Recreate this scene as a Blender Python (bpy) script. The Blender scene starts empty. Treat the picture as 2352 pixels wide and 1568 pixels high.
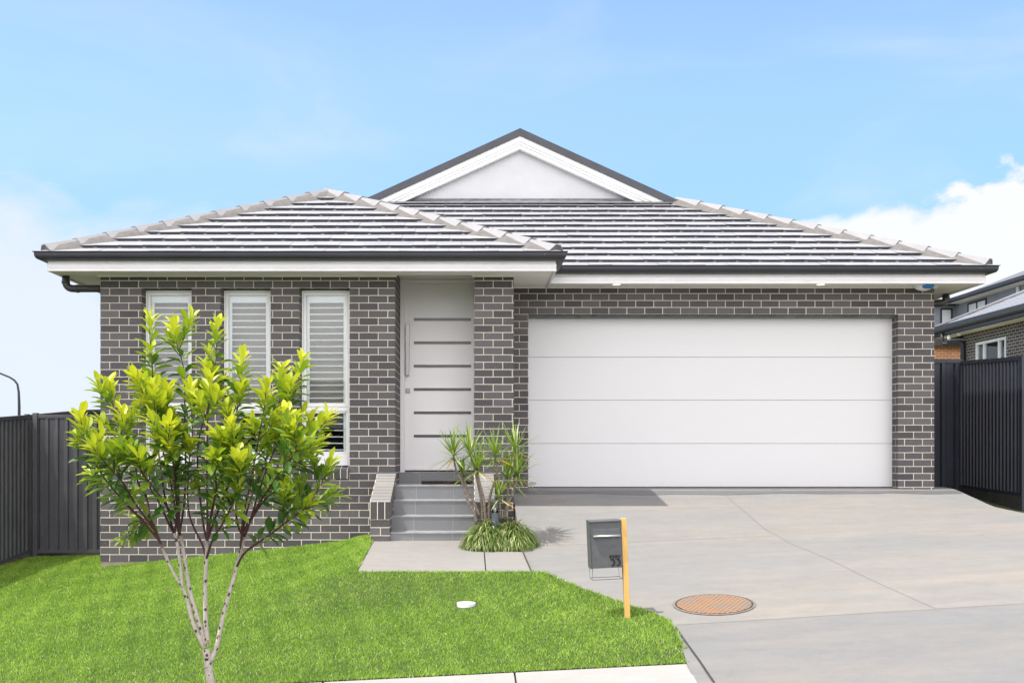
import bpy, math, random
import numpy as np
from mathutils import Vector, Matrix

random.seed(7)
rng = np.random.default_rng(11)
scene = bpy.context.scene
COL = scene.collection

# ------------------------------------------------------------------ camera model
# measured in a 2352 x 1568 reading of the photograph: focal 2560, vanishing point (1080, 1035)
F, VX, VY = 2560.0, 1080.0, 1035.0
EYE = 1.6                                   # everything is raised by this at the end


def W(px, py, D):
    return Vector(((px - VX) * D / F, D, (VY - py) * D / F))


# ------------------------------------------------------------------ materials
def new_mat(name):
    m = bpy.data.materials.new(name)
    m.use_nodes = True
    nt = m.node_tree
    nt.nodes.clear()
    out = nt.nodes.new('ShaderNodeOutputMaterial')
    b = nt.nodes.new('ShaderNodeBsdfPrincipled')
    nt.links.new(b.outputs[0], out.inputs[0])
    return m, nt, b, out


def N(nt, t, **kw):
    n = nt.nodes.new(t)
    for k, v in kw.items():
        if k.startswith('i_'):
            key = k[2:]
            n.inputs[int(key) if key.isdigit() else key.replace('_', ' ')].default_value = v
        else:
            setattr(n, k, v)
    return n


def rgba(c):
    return (c[0], c[1], c[2], 1.0)


def mixc(nt, fac, a, b, blend='MIX'):
    n = nt.nodes.new('ShaderNodeMix')
    n.data_type = 'RGBA'
    n.blend_type = blend
    n.clamp_factor = True
    L = nt.links
    for sock, val in ((n.inputs[0], fac), (n.inputs[6], a), (n.inputs[7], b)):
        if hasattr(val, 'is_linked'):
            L.new(val, sock)
        elif isinstance(val, (int, float)):
            sock.default_value = val
        else:
            sock.default_value = rgba(val)
    return n.outputs[2]


def mapped(nt, coord='Object', scale=(1, 1, 1)):
    tc = N(nt, 'ShaderNodeTexCoord')
    mp = N(nt, 'ShaderNodeMapping')
    mp.inputs['Scale'].default_value = scale
    nt.links.new(tc.outputs[coord], mp.inputs[0])
    return mp.outputs[0]


def noise(nt, vec, scale, detail=4.0, rough=0.55, lo=None, hi=None):
    n = N(nt, 'ShaderNodeTexNoise')
    n.inputs['Scale'].default_value = scale
    n.inputs['Detail'].default_value = detail
    n.inputs['Roughness'].default_value = rough
    nt.links.new(vec, n.inputs['Vector'])
    if lo is None:
        return n.outputs[0]
    r = N(nt, 'ShaderNodeMapRange')
    r.inputs[1].default_value = lo
    r.inputs[2].default_value = hi
    nt.links.new(n.outputs[0], r.inputs[0])
    return r.outputs[0]


def bump(nt, b, height, strength=0.3, dist=0.01):
    n = N(nt, 'ShaderNodeBump')
    n.inputs['Strength'].default_value = strength
    n.inputs['Distance'].default_value = dist
    nt.links.new(height, n.inputs['Height'])
    nt.links.new(n.outputs[0], b.inputs['Normal'])


def simple(name, col, rough=0.5, var=0.08, vscale=6.0, metal=0.0, bstr=0.0, bscale=60.0, spec=0.5, stretch=(1, 1, 1), col2=None):
    m, nt, b, _ = new_mat(name)
    v = mapped(nt, 'Object', stretch)
    f = noise(nt, v, vscale, 5, 0.6, 0.3, 0.7)
    c2 = col2 if col2 else tuple(max(0, c * (1 - 2.2 * var)) for c in col)
    c1 = col if col2 else tuple(min(1, c * (1 + var)) for c in col)
    nt.links.new(mixc(nt, f, c1, c2), b.inputs['Base Color'])
    b.inputs['Roughness'].default_value = rough
    b.inputs['Metallic'].default_value = metal
    b.inputs['Specular IOR Level'].default_value = spec
    if bstr:
        bump(nt, b, noise(nt, v, bscale, 3), bstr, 0.004)
    return m


def brick_mat(name, c1, c2, mortar, bw=0.24, rh=0.0925, ms=0.0052, speck=0.5, offset=0.5, rough=0.75):
    m, nt, b, _ = new_mat(name)
    tc = N(nt, 'ShaderNodeTexCoord')
    uv = tc.outputs['UV']
    wob = N(nt, 'ShaderNodeTexNoise')
    wob.inputs['Scale'].default_value = 9.0
    nt.links.new(uv, wob.inputs['Vector'])
    off = N(nt, 'ShaderNodeVectorMath', operation='SCALE')
    off.inputs['Scale'].default_value = 0.0035
    nt.links.new(wob.outputs['Color'], off.inputs[0])
    add = N(nt, 'ShaderNodeVectorMath', operation='ADD')
    nt.links.new(uv, add.inputs[0])
    nt.links.new(off.outputs[0], add.inputs[1])
    br = N(nt, 'ShaderNodeTexBrick')
    br.offset = offset
    br.inputs['Scale'].default_value = 1.0
    br.inputs['Brick Width'].default_value = bw
    br.inputs['Row Height'].default_value = rh
    br.inputs['Mortar Size'].default_value = ms
    br.inputs['Mortar Smooth'].default_value = 0.25
    br.inputs['Bias'].default_value = 0.0
    br.inputs['Color1'].default_value = rgba(c1)
    br.inputs['Color2'].default_value = rgba(c2)
    br.inputs['Mortar'].default_value = rgba(c1)
    nt.links.new(add.outputs[0], br.inputs['Vector'])
    sp = noise(nt, uv, 140.0, 2, 0.6, 0.35, 0.7)
    dark = mixc(nt, sp, (1 - speck,) * 3, (1 + 0.25 * speck,) * 3)
    face = mixc(nt, 1.0, br.outputs['Color'], dark, 'MULTIPLY')
    # chips and pale grit
    grit = noise(nt, uv, 55.0, 2, 0.5, 0.70, 0.74)
    face = mixc(nt, grit, face, tuple(0.5 * (x + 0.45) for x in c2))
    blot = noise(nt, uv, 1.3, 4, 0.6, 0.35, 0.7)
    mcol = mixc(nt, blot, mortar, (0.80 * mortar[0], 0.74 * mortar[1], 0.66 * mortar[2]))
    face = mixc(nt, noise(nt, uv, 0.9, 5, 0.6, 0.45, 0.75), face, mixc(nt, 1.0, face, (1.18, 1.16, 1.14), 'MULTIPLY'))
    nt.links.new(mixc(nt, br.outputs['Fac'], face, mcol), b.inputs['Base Color'])
    b.inputs['Roughness'].default_value = rough
    b.inputs['Specular IOR Level'].default_value = 0.35
    inv = N(nt, 'ShaderNodeMath', operation='SUBTRACT')
    inv.inputs[0].default_value = 1.0
    nt.links.new(br.outputs['Fac'], inv.inputs[1])
    h = N(nt, 'ShaderNodeMath', operation='MULTIPLY_ADD')
    nt.links.new(sp, h.inputs[0])
    h.inputs[1].default_value = 0.15
    nt.links.new(inv.outputs[0], h.inputs[2])
    bump(nt, b, h.outputs[0], 0.7, 0.006)
    return m


def tint_mat(name, ramp, rough=0.45, trans=0.25, spec=0.4, attr='tint'):
    """leaf / blade colour taken from a per-face tint (age of the leaf)"""
    m, nt, b, out = new_mat(name)
    at = N(nt, 'ShaderNodeAttribute', attribute_name=attr)
    cr = N(nt, 'ShaderNodeValToRGB')
    els = cr.color_ramp.elements
    while len(els) < len(ramp):
        els.new(0.5)
    for e, (p, c) in zip(els, ramp):
        e.position = p
        e.color = rgba(c)
    nt.links.new(at.outputs['Fac'], cr.inputs[0])
    nt.links.new(cr.outputs[0], b.inputs['Base Color'])
    b.inputs['Roughness'].default_value = rough
    b.inputs['Specular IOR Level'].default_value = spec
    tr = N(nt, 'ShaderNodeBsdfTranslucent')
    br = mixc(nt, 1.0, cr.outputs[0], (1.25, 1.2, 0.6), 'MULTIPLY')
    nt.links.new(br, tr.inputs[0])
    mx = N(nt, 'ShaderNodeMixShader')
    mx.inputs[0].default_value = trans
    nt.links.new(b.outputs[0], mx.inputs[1])
    nt.links.new(tr.outputs[0], mx.inputs[2])
    nt.links.new(mx.outputs[0], out.inputs[0])
    return m


def glass_mat(name, tint=(0.9, 0.95, 0.95), ior=1.5, base=0.02):
    m = bpy.data.materials.new(name)
    m.use_nodes = True
    nt = m.node_tree
    nt.nodes.clear()
    out = nt.nodes.new('ShaderNodeOutputMaterial')
    fr = N(nt, 'ShaderNodeFresnel')
    fr.inputs[0].default_value = ior
    ad = N(nt, 'ShaderNodeMath', operation='ADD', use_clamp=True)
    ad.inputs[1].default_value = base
    nt.links.new(fr.outputs[0], ad.inputs[0])
    t = N(nt, 'ShaderNodeBsdfTransparent')
    t.inputs[0].default_value = rgba(tint)
    g = N(nt, 'ShaderNodeBsdfGlossy')
    g.inputs['Roughness'].default_value = 0.0
    g.inputs[0].default_value = (1, 1, 1, 1)
    mx = N(nt, 'ShaderNodeMixShader')
    nt.links.new(ad.outputs[0], mx.inputs[0])
    nt.links.new(t.outputs[0], mx.inputs[1])
    nt.links.new(g.outputs[0], mx.inputs[2])
    nt.links.new(mx.outputs[0], out.inputs[0])
    return m


def concrete_mat(name, cool, warm, dark, rough=0.75, split=None):
    m, nt, b, _ = new_mat(name)
    v = mapped(nt, 'Object', (0.35, 1.6, 1.0))
    big = noise(nt, mapped(nt, 'Object', (0.25, 0.6, 1)), 1.4, 6, 0.6, 0.38, 0.62)
    c = mixc(nt, big, cool, warm)
    st = noise(nt, v, 2.2, 8, 0.72, 0.38, 0.78)
    c = mixc(nt, st, c, dark)
    sp = noise(nt, mapped(nt, 'Object'), 160, 2, 0.6, 0.3, 0.75)
    c = mixc(nt, sp, c, mixc(nt, 1.0, c, (0.80, 0.80, 0.80), 'MULTIPLY'))
    if split:                                   # an older, greyer pour in front of the joint
        sp_ = N(nt, 'ShaderNodeSeparateXYZ')
        nt.links.new(mapped(nt, 'Object'), sp_.inputs[0])
        ml = N(nt, 'ShaderNodeMath', operation='MULTIPLY_ADD')
        nt.links.new(sp_.outputs[0], ml.inputs[0])
        ml.inputs[1].default_value = -split[1]
        nt.links.new(sp_.outputs[1], ml.inputs[2])
        lt = N(nt, 'ShaderNodeMath', operation='LESS_THAN')
        nt.links.new(ml.outputs[0], lt.inputs[0])
        lt.inputs[1].default_value = split[0]
        c = mixc(nt, lt.outputs[0], c, mixc(nt, 1.0, c, (0.88, 0.90, 0.93), 'MULTIPLY'))
    blo = noise(nt, mapped(nt, 'Object', (0.8, 1.2, 1)), 5.5, 9, 0.75, 0.35, 0.72)
    c = mixc(nt, blo, c, mixc(nt, 1.0, c, (0.87, 0.87, 0.88), 'MULTIPLY'))
    spot = noise(nt, mapped(nt, 'Object'), 3.1, 3, 0.5, 0.70, 0.78)
    c = mixc(nt, spot, c, mixc(nt, 1.0, c, (0.84, 0.84, 0.83), 'MULTIPLY'))
    nt.links.new(c, b.inputs['Base Color'])
    b.inputs['Roughness'].default_value = rough
    b.inputs['Specular IOR Level'].default_value = 0.3
    bump(nt, b, noise(nt, mapped(nt, 'Object', (0.4, 2.5, 1)), 60, 6, 0.7), 0.25, 0.006)
    return m


M = {}
M['brick'] = brick_mat('charcoal_brick', (0.086, 0.083, 0.088), (0.158, 0.151, 0.158), (0.72, 0.655, 0.56), ms=0.0056)
M['brick_far'] = brick_mat('far_dark_brick', (0.06, 0.055, 0.052), (0.12, 0.105, 0.10), (0.52, 0.47, 0.40), bw=0.26, rh=0.1, ms=0.009)
M['brick_orange'] = brick_mat('orange_brick', (0.42, 0.15, 0.055), (0.50, 0.21, 0.08), (0.65, 0.56, 0.42), bw=0.29, rh=0.1, ms=0.012, speck=0.25)
M['brick_cap'] = brick_mat('sloping_brick_on_edge', (0.20, 0.195, 0.19), (0.27, 0.265, 0.26), (0.60, 0.57, 0.52), bw=0.6, rh=0.105, ms=0.005, speck=0.3)  # paler than the walls: sunlight on the sloping top put into the colour
M['brick_soldier'] = brick_mat('brick_header', (0.08, 0.075, 0.077), (0.14, 0.132, 0.136), (0.82, 0.74, 0.62), bw=0.085, rh=0.5, ms=0.005, offset=0.0)
M['footing'] = simple('rough_footing_concrete', (0.42, 0.36, 0.29), 0.9, 0.12, 7, bstr=0.4)
M['white'] = simple('white_paint', (0.80, 0.80, 0.785), 0.42, 0.02, 2)
M['soffit'] = simple('cream_soffit_sheet', (0.82, 0.785, 0.755), 0.6, 0.03, 2)
M['fascia'] = simple('fascia_paint', (0.80, 0.79, 0.80), 0.45, 0.03, 3)
M['gable'] = simple('gable_render', (0.63, 0.64, 0.65), 0.7, 0.03, 3, bstr=0.05)
M['gutter'] = simple('charcoal_steel', (0.030, 0.032, 0.040), 0.42, 0.10, 3, spec=0.4)
M['capmetal'] = simple('dark_barge_capping', (0.042, 0.046, 0.056), 0.45, 0.12, 5)
M['flash'] = simple('grey_lead_flashing', (0.16, 0.165, 0.18), 0.5, 0.2, 8)
M['pvc'] = simple('dark_pvc_pipe', (0.05, 0.047, 0.045), 0.35, 0.1, 6)
M['fence'] = simple('steel_fence_sheet', (0.085, 0.085, 0.094), 0.5, 0.12, 3, spec=0.5)
M['fence_navy'] = simple('dark_steel_fence_sheet', (0.026, 0.030, 0.044), 0.4, 0.12, 3, spec=0.5)
M['plinth'] = simple('weathered_plinth', (0.055, 0.053, 0.05), 0.85, 0.25, 4, bstr=0.3)
M['plinth_l'] = simple('grey_sleeper', (0.15, 0.14, 0.125), 0.85, 0.25, 4, bstr=0.3)
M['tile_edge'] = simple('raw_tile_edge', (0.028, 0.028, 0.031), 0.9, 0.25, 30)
M['ridge'] = simple('ridge_cap_tile', (0.265, 0.262, 0.272), 0.5, 0.05, 5, bstr=0.05, bscale=120)
M['bed'] = simple('ridge_pointing', (0.165, 0.155, 0.148), 0.9, 0.10, 14, bstr=0.4)
M['step'] = brick_mat('step_tile', (0.21, 0.218, 0.228), (0.235, 0.242, 0.25), (0.42, 0.42, 0.41), bw=0.459, rh=30.0, ms=0.0022, speck=0.22, offset=0.0, rough=0.6)
M['nosing'] = simple('step_nosing_tile', (0.32, 0.325, 0.33), 0.5, 0.1, 8)  # treads lighter than the risers, their sunlit tops put into the colour
M['mat'] = simple('brown_coir', (0.045, 0.03, 0.02), 0.95, 0.4, 60, bstr=0.6)
M['chrome'] = simple('brushed_steel', (0.36, 0.36, 0.35), 0.35, 0.05, 3, metal=0.7)
M['steel'] = simple('bright_steel', (0.70, 0.71, 0.72), 0.28, 0.05, 3, metal=0.9)
M['black'] = simple('black_rubber', (0.012, 0.012, 0.013), 0.7, 0.1, 10)
M['numeral'] = simple('black_numeral', (0.010, 0.010, 0.012), 0.5, 0.1, 10)
M['box'] = simple('grey_letterbox_paint', (0.095, 0.102, 0.108), 0.45, 0.08, 25, bstr=0.1, bscale=300)
M['timber'] = simple('yellow_pine', (0.66, 0.37, 0.095), 0.65, 0.0, 3, stretch=(14, 14, 0.9), col2=(0.76, 0.47, 0.15), bstr=0.1)
M['pipecap'] = simple('white_plastic_cap', (0.82, 0.82, 0.80), 0.45, 0.02, 4)
M['blue'] = simple('blue_plastic_lens', (0.02, 0.22, 0.62), 0.25, 0.05, 4)
M['tan_backing'] = simple('beige_backing', (0.40, 0.36, 0.31), 0.9, 0.04, 3)
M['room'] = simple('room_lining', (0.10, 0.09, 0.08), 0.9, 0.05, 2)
M['slat'] = simple('white_louvre', (0.86, 0.86, 0.85), 0.4, 0.01, 3)
M['glass'] = glass_mat('window_glass', (0.93, 0.96, 0.96), base=0.0)
M['slit'] = simple('frosted_dark_glass', (0.075, 0.078, 0.080), 0.25, 0.12, 3)
_m, _nt, _b, _ = new_mat('warm_lamp_diffuser')
_b.inputs['Base Color'].default_value = (0.9, 0.88, 0.8, 1)
_b.inputs['Emission Color'].default_value = (1.0, 0.93, 0.8, 1)
_b.inputs['Emission Strength'].default_value = 0.8
M['lamp'] = _m
M['lens'] = glass_mat('clear_lens', (0.95, 0.97, 0.97))
M['bollard'] = simple('slate_bollard_paint', (0.085, 0.11, 0.125), 0.4, 0.1, 8)
M['soil'] = simple('garden_soil', (0.05, 0.035, 0.025), 0.95, 0.3, 20, bstr=0.6)
M['ground'] = simple('far_ground', (0.15, 0.155, 0.085), 0.95, 0.25, 0.6)
M['road'] = simple('asphalt', (0.055, 0.055, 0.057), 0.85, 0.15, 6, bstr=0.3)
M['lawnbase'] = simple('lawn_thatch', (0.055, 0.085, 0.018), 0.95, 0.25, 18, bstr=0.5)
M['pad'] = concrete_mat('entry_path_concrete', (0.315, 0.302, 0.286), (0.345, 0.308, 0.272), (0.28, 0.272, 0.26))
M['path'] = concrete_mat('footpath_concrete', (0.415, 0.402, 0.38), (0.435, 0.412, 0.385), (0.385, 0.375, 0.355))
M['apron'] = concrete_mat('dark_concrete', (0.155, 0.16, 0.165), (0.17, 0.165, 0.16), (0.11, 0.11, 0.115), rough=0.5)
M['joint'] = simple('joint_filler', (0.185, 0.18, 0.17), 0.9, 0.2, 20)
M['rim_iron'] = simple('worn_iron_rim', (0.20, 0.175, 0.155), 0.7, 0.2, 20)
M['joint_d'] = simple('dark_joint_filler', (0.05, 0.048, 0.045), 0.9, 0.2, 20)
M['render_grey'] = simple('grey_render', (0.28, 0.31, 0.36), 0.85, 0.06, 0.8)
M['dkbeam'] = simple('dark_beam_paint', (0.055, 0.05, 0.052), 0.6, 0.08, 2)
M['curtain'] = simple('pale_curtain', (0.82, 0.84, 0.84), 0.9, 0.0, 2.5, stretch=(1, 8, 0.05), col2=(0.68, 0.72, 0.73))
M['door'] = simple('white_door_paint', (0.88, 0.865, 0.865), 0.38, 0.015, 1.2)


def garage_mat():
    m, nt, b, _ = new_mat('white_woodgrain_panel')
    v = mapped(nt, 'Object', (0.5, 1, 14))
    g = noise(nt, v, 9, 6, 0.7)
    nt.links.new(mixc(nt, g, (0.675, 0.675, 0.675), (0.625, 0.625, 0.625)), b.inputs['Base Color'])
    b.inputs['Roughness'].default_value = 0.5
    bump(nt, b, g, 0.35, 0.004)
    return m


M['garage'] = garage_mat()


def tile_mat():
    m, nt, b, _ = new_mat('grey_roof_tile')
    geo = N(nt, 'ShaderNodeNewGeometry')
    v = mapped(nt, 'Object')
    base = mixc(nt, geo.outputs['Random Per Island'], (0.365, 0.372, 0.41), (0.41, 0.417, 0.455))
    mott = noise(nt, v, 3.0, 7, 0.7, 0.35, 0.75)
    base = mixc(nt, mott, base, mixc(nt, 1.0, base, (0.80, 0.80, 0.79), 'MULTIPLY'))
    fine = noise(nt, v, 90, 3, 0.6, 0.4, 0.8)
    base = mixc(nt, fine, base, mixc(nt, 1.0, base, (0.86, 0.86, 0.86), 'MULTIPLY'))
    nt.links.new(base, b.inputs['Base Color'])
    b.inputs['Roughness'].default_value = 0.36
    b.inputs['Specular IOR Level'].default_value = 0.75
    bump(nt, b, noise(nt, v, 140, 3), 0.06, 0.004)
    return m


M['tile'] = tile_mat()


def rust_mat():
    m, nt, b, _ = new_mat('rusty_cast_iron')
    v = mapped(nt, 'Object')
    big = noise(nt, v, 5.0, 5, 0.6, 0.42, 0.66)
    c = mixc(nt, big, (0.34, 0.19, 0.10), (0.24, 0.20, 0.16))
    tc = N(nt, 'ShaderNodeTexCoord')
    br = N(nt, 'ShaderNodeTexBrick')
    br.inputs['Scale'].default_value = 1.0
    br.inputs['Brick Width'].default_value = 0.044
    br.inputs['Row Height'].default_value = 0.036
    br.inputs['Mortar Size'].default_value = 0.0085
    br.inputs['Mortar Smooth'].default_value = 0.3
    nt.links.new(tc.outputs['Object'], br.inputs['Vector'])
    c = mixc(nt, br.outputs['Fac'], mixc(nt, 1.0, c, (0.52, 0.48, 0.46), 'MULTIPLY'), c)
    nt.links.new(c, b.inputs['Base Color'])
    b.inputs['Roughness'].default_value = 0.8
    bump(nt, b, br.outputs['Fac'], 0.8, 0.01)
    return m


M['rust'] = rust_mat()


def bark_mat():
    m, nt, b, _ = new_mat('pale_spotted_bark')
    at = N(nt, 'ShaderNodeAttribute', attribute_name='tint')
    v = mapped(nt, 'Object', (1, 1, 0.6))
    f = noise(nt, v, 60, 4, 0.6, 0.35, 0.7)
    pale = mixc(nt, f, (0.56, 0.50, 0.44), (0.40, 0.34, 0.29))
    vor = N(nt, 'ShaderNodeTexVoronoi')
    vor.inputs['Scale'].default_value = 30
    nt.links.new(mapped(nt, 'Object', (1.1, 1.1, 0.9)), vor.inputs['Vector'])
    r = N(nt, 'ShaderNodeMapRange')
    r.inputs[1].default_value = 0.22
    r.inputs[2].default_value = 0.30
    r.inputs[3].default_value = 1.0
    r.inputs[4].default_value = 0.0
    nt.links.new(vor.outputs['Distance'], r.inputs[0])
    pale = mixc(nt, r.outputs[0], pale, (0.07, 0.045, 0.035))
    c = mixc(nt, at.outputs['Fac'], pale, (0.075, 0.028, 0.022))
    nt.links.new(c, b.inputs['Base Color'])
    b.inputs['Roughness'].default_value = 0.75
    return m


M['bark'] = bark_mat()
M['leaf'] = tint_mat('tree_leaf', [(0.0, (0.028, 0.085, 0.014)), (0.33, (0.075, 0.175, 0.020)), (0.60, (0.25, 0.37, 0.025)), (1.0, (0.60, 0.64, 0.04))], 0.42, 0.34, 0.5)
M['drac'] = tint_mat('spiky_leaf', [(0.0, (0.04, 0.10, 0.014)), (0.45, (0.20, 0.31, 0.035)), (0.8, (0.42, 0.52, 0.20)), (0.93, (0.58, 0.55, 0.26)), (1.0, (0.80, 0.47, 0.03))], 0.38, 0.2)
M['lirio'] = tint_mat('strappy_leaf', [(0.0, (0.045, 0.085, 0.014)), (0.5, (0.17, 0.26, 0.045)), (1.0, (0.62, 0.65, 0.32))], 0.45, 0.2)
M['grass'] = tint_mat('grass_blade', [(0.0, (0.10, 0.21, 0.018)), (0.45, (0.245, 0.435, 0.042)), (0.85, (0.44, 0.62, 0.095)), (1.0, (0.66, 0.66, 0.34))], 0.5, 0.25, 0.3)
M['stem'] = simple('grey_ringed_stem', (0.36, 0.30, 0.25), 0.85, 0.0, 28, stretch=(0.4, 0.4, 3.2), col2=(0.12, 0.09, 0.07), bstr=0.5, bscale=90)


# ------------------------------------------------------------------ mesh builder
class MB:
    def __init__(self):
        self.v, self.f, self.m, self.uvf = [], [], [], {}

    def poly(self, pts, mi=0, uv=None):
        i = len(self.v)
        self.v += [tuple(p) for p in pts]
        self.f.append(tuple(range(i, i + len(pts))))
        self.m.append(mi)
        if uv:
            self.uvf[len(self.f) - 1] = uv

    def box(self, x0, x1, y0, y1, z0, z1, mi=0):
        i = len(self.v)
        self.v += [(x, y, z) for z in (z0, z1) for y in (y0, y1) for x in (x0, x1)]
        for q in ((0, 1, 5, 4), (1, 3, 7, 5), (3, 2, 6, 7), (2, 0, 4, 6), (4, 5, 7, 6), (0, 2, 3, 1)):
            self.f.append(tuple(i + k for k in q))
            self.m.append(mi)

    def hexa(self, p, mi=0):
        """p: 8 points, bottom four counter-clockwise then top four"""
        i = len(self.v)
        self.v += [tuple(q) for q in p]
        for q in ((0, 3, 2, 1), (4, 5, 6, 7), (0, 1, 5, 4), (1, 2, 6, 5), (2, 3, 7, 6), (3, 0, 4, 7)):
            self.f.append(tuple(i + k for k in q))
            self.m.append(mi)

    def prism(self, pts, vec, mi=0):
        vec = Vector(vec)
        a = [Vector(p) for p in pts]
        b = [p + vec for p in a]
        i, n = len(self.v), len(a)
        self.v += [tuple(p) for p in a] + [tuple(p) for p in b]
        self.f.append(tuple(i + k for k in range(n))[::-1])
        self.f.append(tuple(i + n + k for k in range(n)))
        self.m += [mi, mi]
        for k in range(n):
            j = (k + 1) % n
            self.f.append((i + k, i + j, i + n + j, i + n + k))
            self.m.append(mi)

    def tube(self, pts, rad, n=8, mi=0, cap=True):
        pts = [Vector(p) for p in pts]
        if not hasattr(rad, '__len__'):
            rad = [rad] * len(pts)
        i0 = len(self.v)
        ref = None
        for k, p in enumerate(pts):
            d = (pts[min(k + 1, len(pts) - 1)] - pts[max(k - 1, 0)]).normalized()
            if ref is None:
                ref = d.orthogonal().normalized()
            else:
                ref = (ref - d * ref.dot(d)).normalized()
            s = d.cross(ref)
            for j in range(n):
                a = 2 * math.pi * j / n
                self.v.append(tuple(p + (ref * math.cos(a) + s * math.sin(a)) * rad[k]))
        for k in range(len(pts) - 1):
            for j in range(n):
                j2 = (j + 1) % n
                a, b = i0 + k * n, i0 + (k + 1) * n
                self.f.append((a + j, a + j2, b + j2, b + j))
                self.m.append(mi)
        if cap:
            self.f.append(tuple(i0 + j for j in range(n))[::-1])
            e = i0 + (len(pts) - 1) * n
            self.f.append(tuple(e + j for j in range(n)))
            self.m += [mi, mi]

    def lathe(self, prof, c, n=32, mi=0):
        """prof: (radius, z) from bottom to top about a vertical axis through c"""
        i0 = len(self.v)
        for r, z in prof:
            for j in range(n):
                a = 2 * math.pi * j / n
                self.v.append((c[0] + r * math.cos(a), c[1] + r * math.sin(a), c[2] + z))
        for k in range(len(prof) - 1):
            for j in range(n):
                j2 = (j + 1) % n
                a, b = i0 + k * n, i0 + (k + 1) * n
                self.f.append((a + j, a + j2, b + j2, b + j))
                self.m.append(mi)
        self.f.append(tuple(i0 + j for j in range(n))[::-1])
        e = i0 + (len(prof) - 1) * n
        self.f.append(tuple(e + j for j in range(n)))
        self.m += [mi, mi]

    def sweep(self, prof, path, mi=0):
        """closed profile (out, z) along a plan path with mitred corners"""
        n = len(path)
        P = [Vector((p[0], p[1])) for p in path]
        rings = []
        for k in range(n):
            d1 = (P[k] - P[k - 1]).normalized() if k else None
            d2 = (P[k + 1] - P[k]).normalized() if k < n - 1 else None
            o1 = Vector((d1.y, -d1.x)) if d1 else None
            o2 = Vector((d2.y, -d2.x)) if d2 else None
            if o1 and o2:
                o = (o1 + o2)
                o = o / (o.dot(o1))
            else:
                o = o1 or o2
            zp = path[k][2] if len(path[k]) > 2 else 0.0
            i = len(self.v)
            for (u, z) in prof:
                self.v.append((P[k].x + o.x * u, P[k].y + o.y * u, z + zp))
            rings.append(i)
        m = len(prof)
        for k in range(n - 1):
            for j in range(m):
                j2 = (j + 1) % m
                self.f.append((rings[k] + j, rings[k] + j2, rings[k + 1] + j2, rings[k + 1] + j))
                self.m.append(mi)
        self.f.append(tuple(rings[0] + j for j in range(m))[::-1])
        self.f.append(tuple(rings[-1] + j for j in range(m)))
        self.m += [mi, mi]


ORIG = {}


def obj(name, mb, mats, parent=None, uv0=(0, 0), smooth=False, at=None, bevel=0.0):
    if not isinstance(mats, (list, tuple)):
        mats = [mats]
    o0 = Vector(at) if at is not None else (ORIG[parent.name] if parent is not None else Vector((0, 0, 0)))
    me = bpy.data.meshes.new(name)
    me.from_pydata([(v[0] - o0.x, v[1] - o0.y, v[2] - o0.z) for v in mb.v], [], mb.f)
    for mt in mats:
        me.materials.append(mt)
    me.polygons.foreach_set('material_index', mb.m)
    me.polygons.foreach_set('use_smooth', [smooth] * len(mb.f))
    uvl = me.uv_layers.new(name='UVMap')
    me.update()
    data = []
    for pi, p in enumerate(me.polygons):
        nx, ny, nz = abs(p.normal.x), abs(p.normal.y), abs(p.normal.z)
        for vi in p.vertices:
            x, y, z = mb.v[vi]
            if nz > 0.6:
                data += [x - uv0[0], y]
            elif ny >= nx:
                data += [x - uv0[0], z - uv0[1]]
            else:
                data += [y - 13.95, z - uv0[1]]
    uvl.data.foreach_set('uv', data)
    o = bpy.data.objects.new(name, me)
    COL.objects.link(o)
    if parent is not None:
        o.parent = parent
    if at is not None:
        o.location = o0
    ORIG[o.name] = o0
    if bevel:
        b = o.modifiers.new('bevel', 'BEVEL')
        b.width = bevel
        b.segments = 2
        b.limit_method = 'ANGLE'
    return o


def tag(o, label, cat, group=None):
    o['label'] = label
    o['category'] = cat
    if group:
        o['group'] = group
    return o


def thing(name, label, cat, loc, group=None):
    o = bpy.data.objects.new(name, None)
    o.empty_display_size = 0.2
    COL.objects.link(o)
    o.location = loc
    ORIG[o.name] = Vector(loc)
    return tag(o, label, cat, group)


def struct(o, kind='structure'):
    o['kind'] = kind
    return o


# ------------------------------------------------------------------ terrain functions
_gD = np.array([3.0, 5.0, 7.59, 9.72, 11.0, 11.6, 12.2, 12.9, 13.95, 14.93, 15.5])
_gh = np.array([2.05, 1.86, 1.585, 1.34, 1.195, 1.15, 1.085, 0.93, 0.69, 0.507, 0.485])
_d = np.linspace(3, 15.5, 626)
_h = np.interp(_d, _gD, _gh)
_k = np.ones(15) / 15
_hs = np.convolve(np.pad(_h, 7, mode='edge'), _k, mode='valid')


def drive_z(X, D):
    c = np.interp(D, [11.5, 13.9], [0.055, 0.0])
    return -np.interp(D, _d, _hs) + c * (np.minimum(X, 7.0) - 1.2)


def pad_z(X, D):
    return -(1.042 + 0.08 * (12.9 - D)) + 0 * X


def lawn_raw(X, D):
    t = np.clip((13.9 - D) / (13.9 - 8.03), 0, 1.6)
    Xc = np.where(X > -5, X, -5 + (X + 5) * 0.2)
    a = 0.969 + 0.64 * t
    b = 0.105 - 0.055 * t
    return -(a - b * Xc) + 0.02 * np.clip(D - 13.9, 0, 4)


def right_z(X, D):
    return -(0.86 + 0.09 * (14.18 - D) + 0.12 * (X - 6.95))


def hit(px, py, surf):
    lo, hi = 4.0, 15.4
    for _ in range(50):
        m = 0.5 * (lo + hi)
        if surf((px - VX) * m / F, m) < (VY - py) * m / F:
            lo = m
        else:
            hi = m
    X = (px - VX) * lo / F
    return Vector((X, lo, float(surf(X, lo))))


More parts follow.
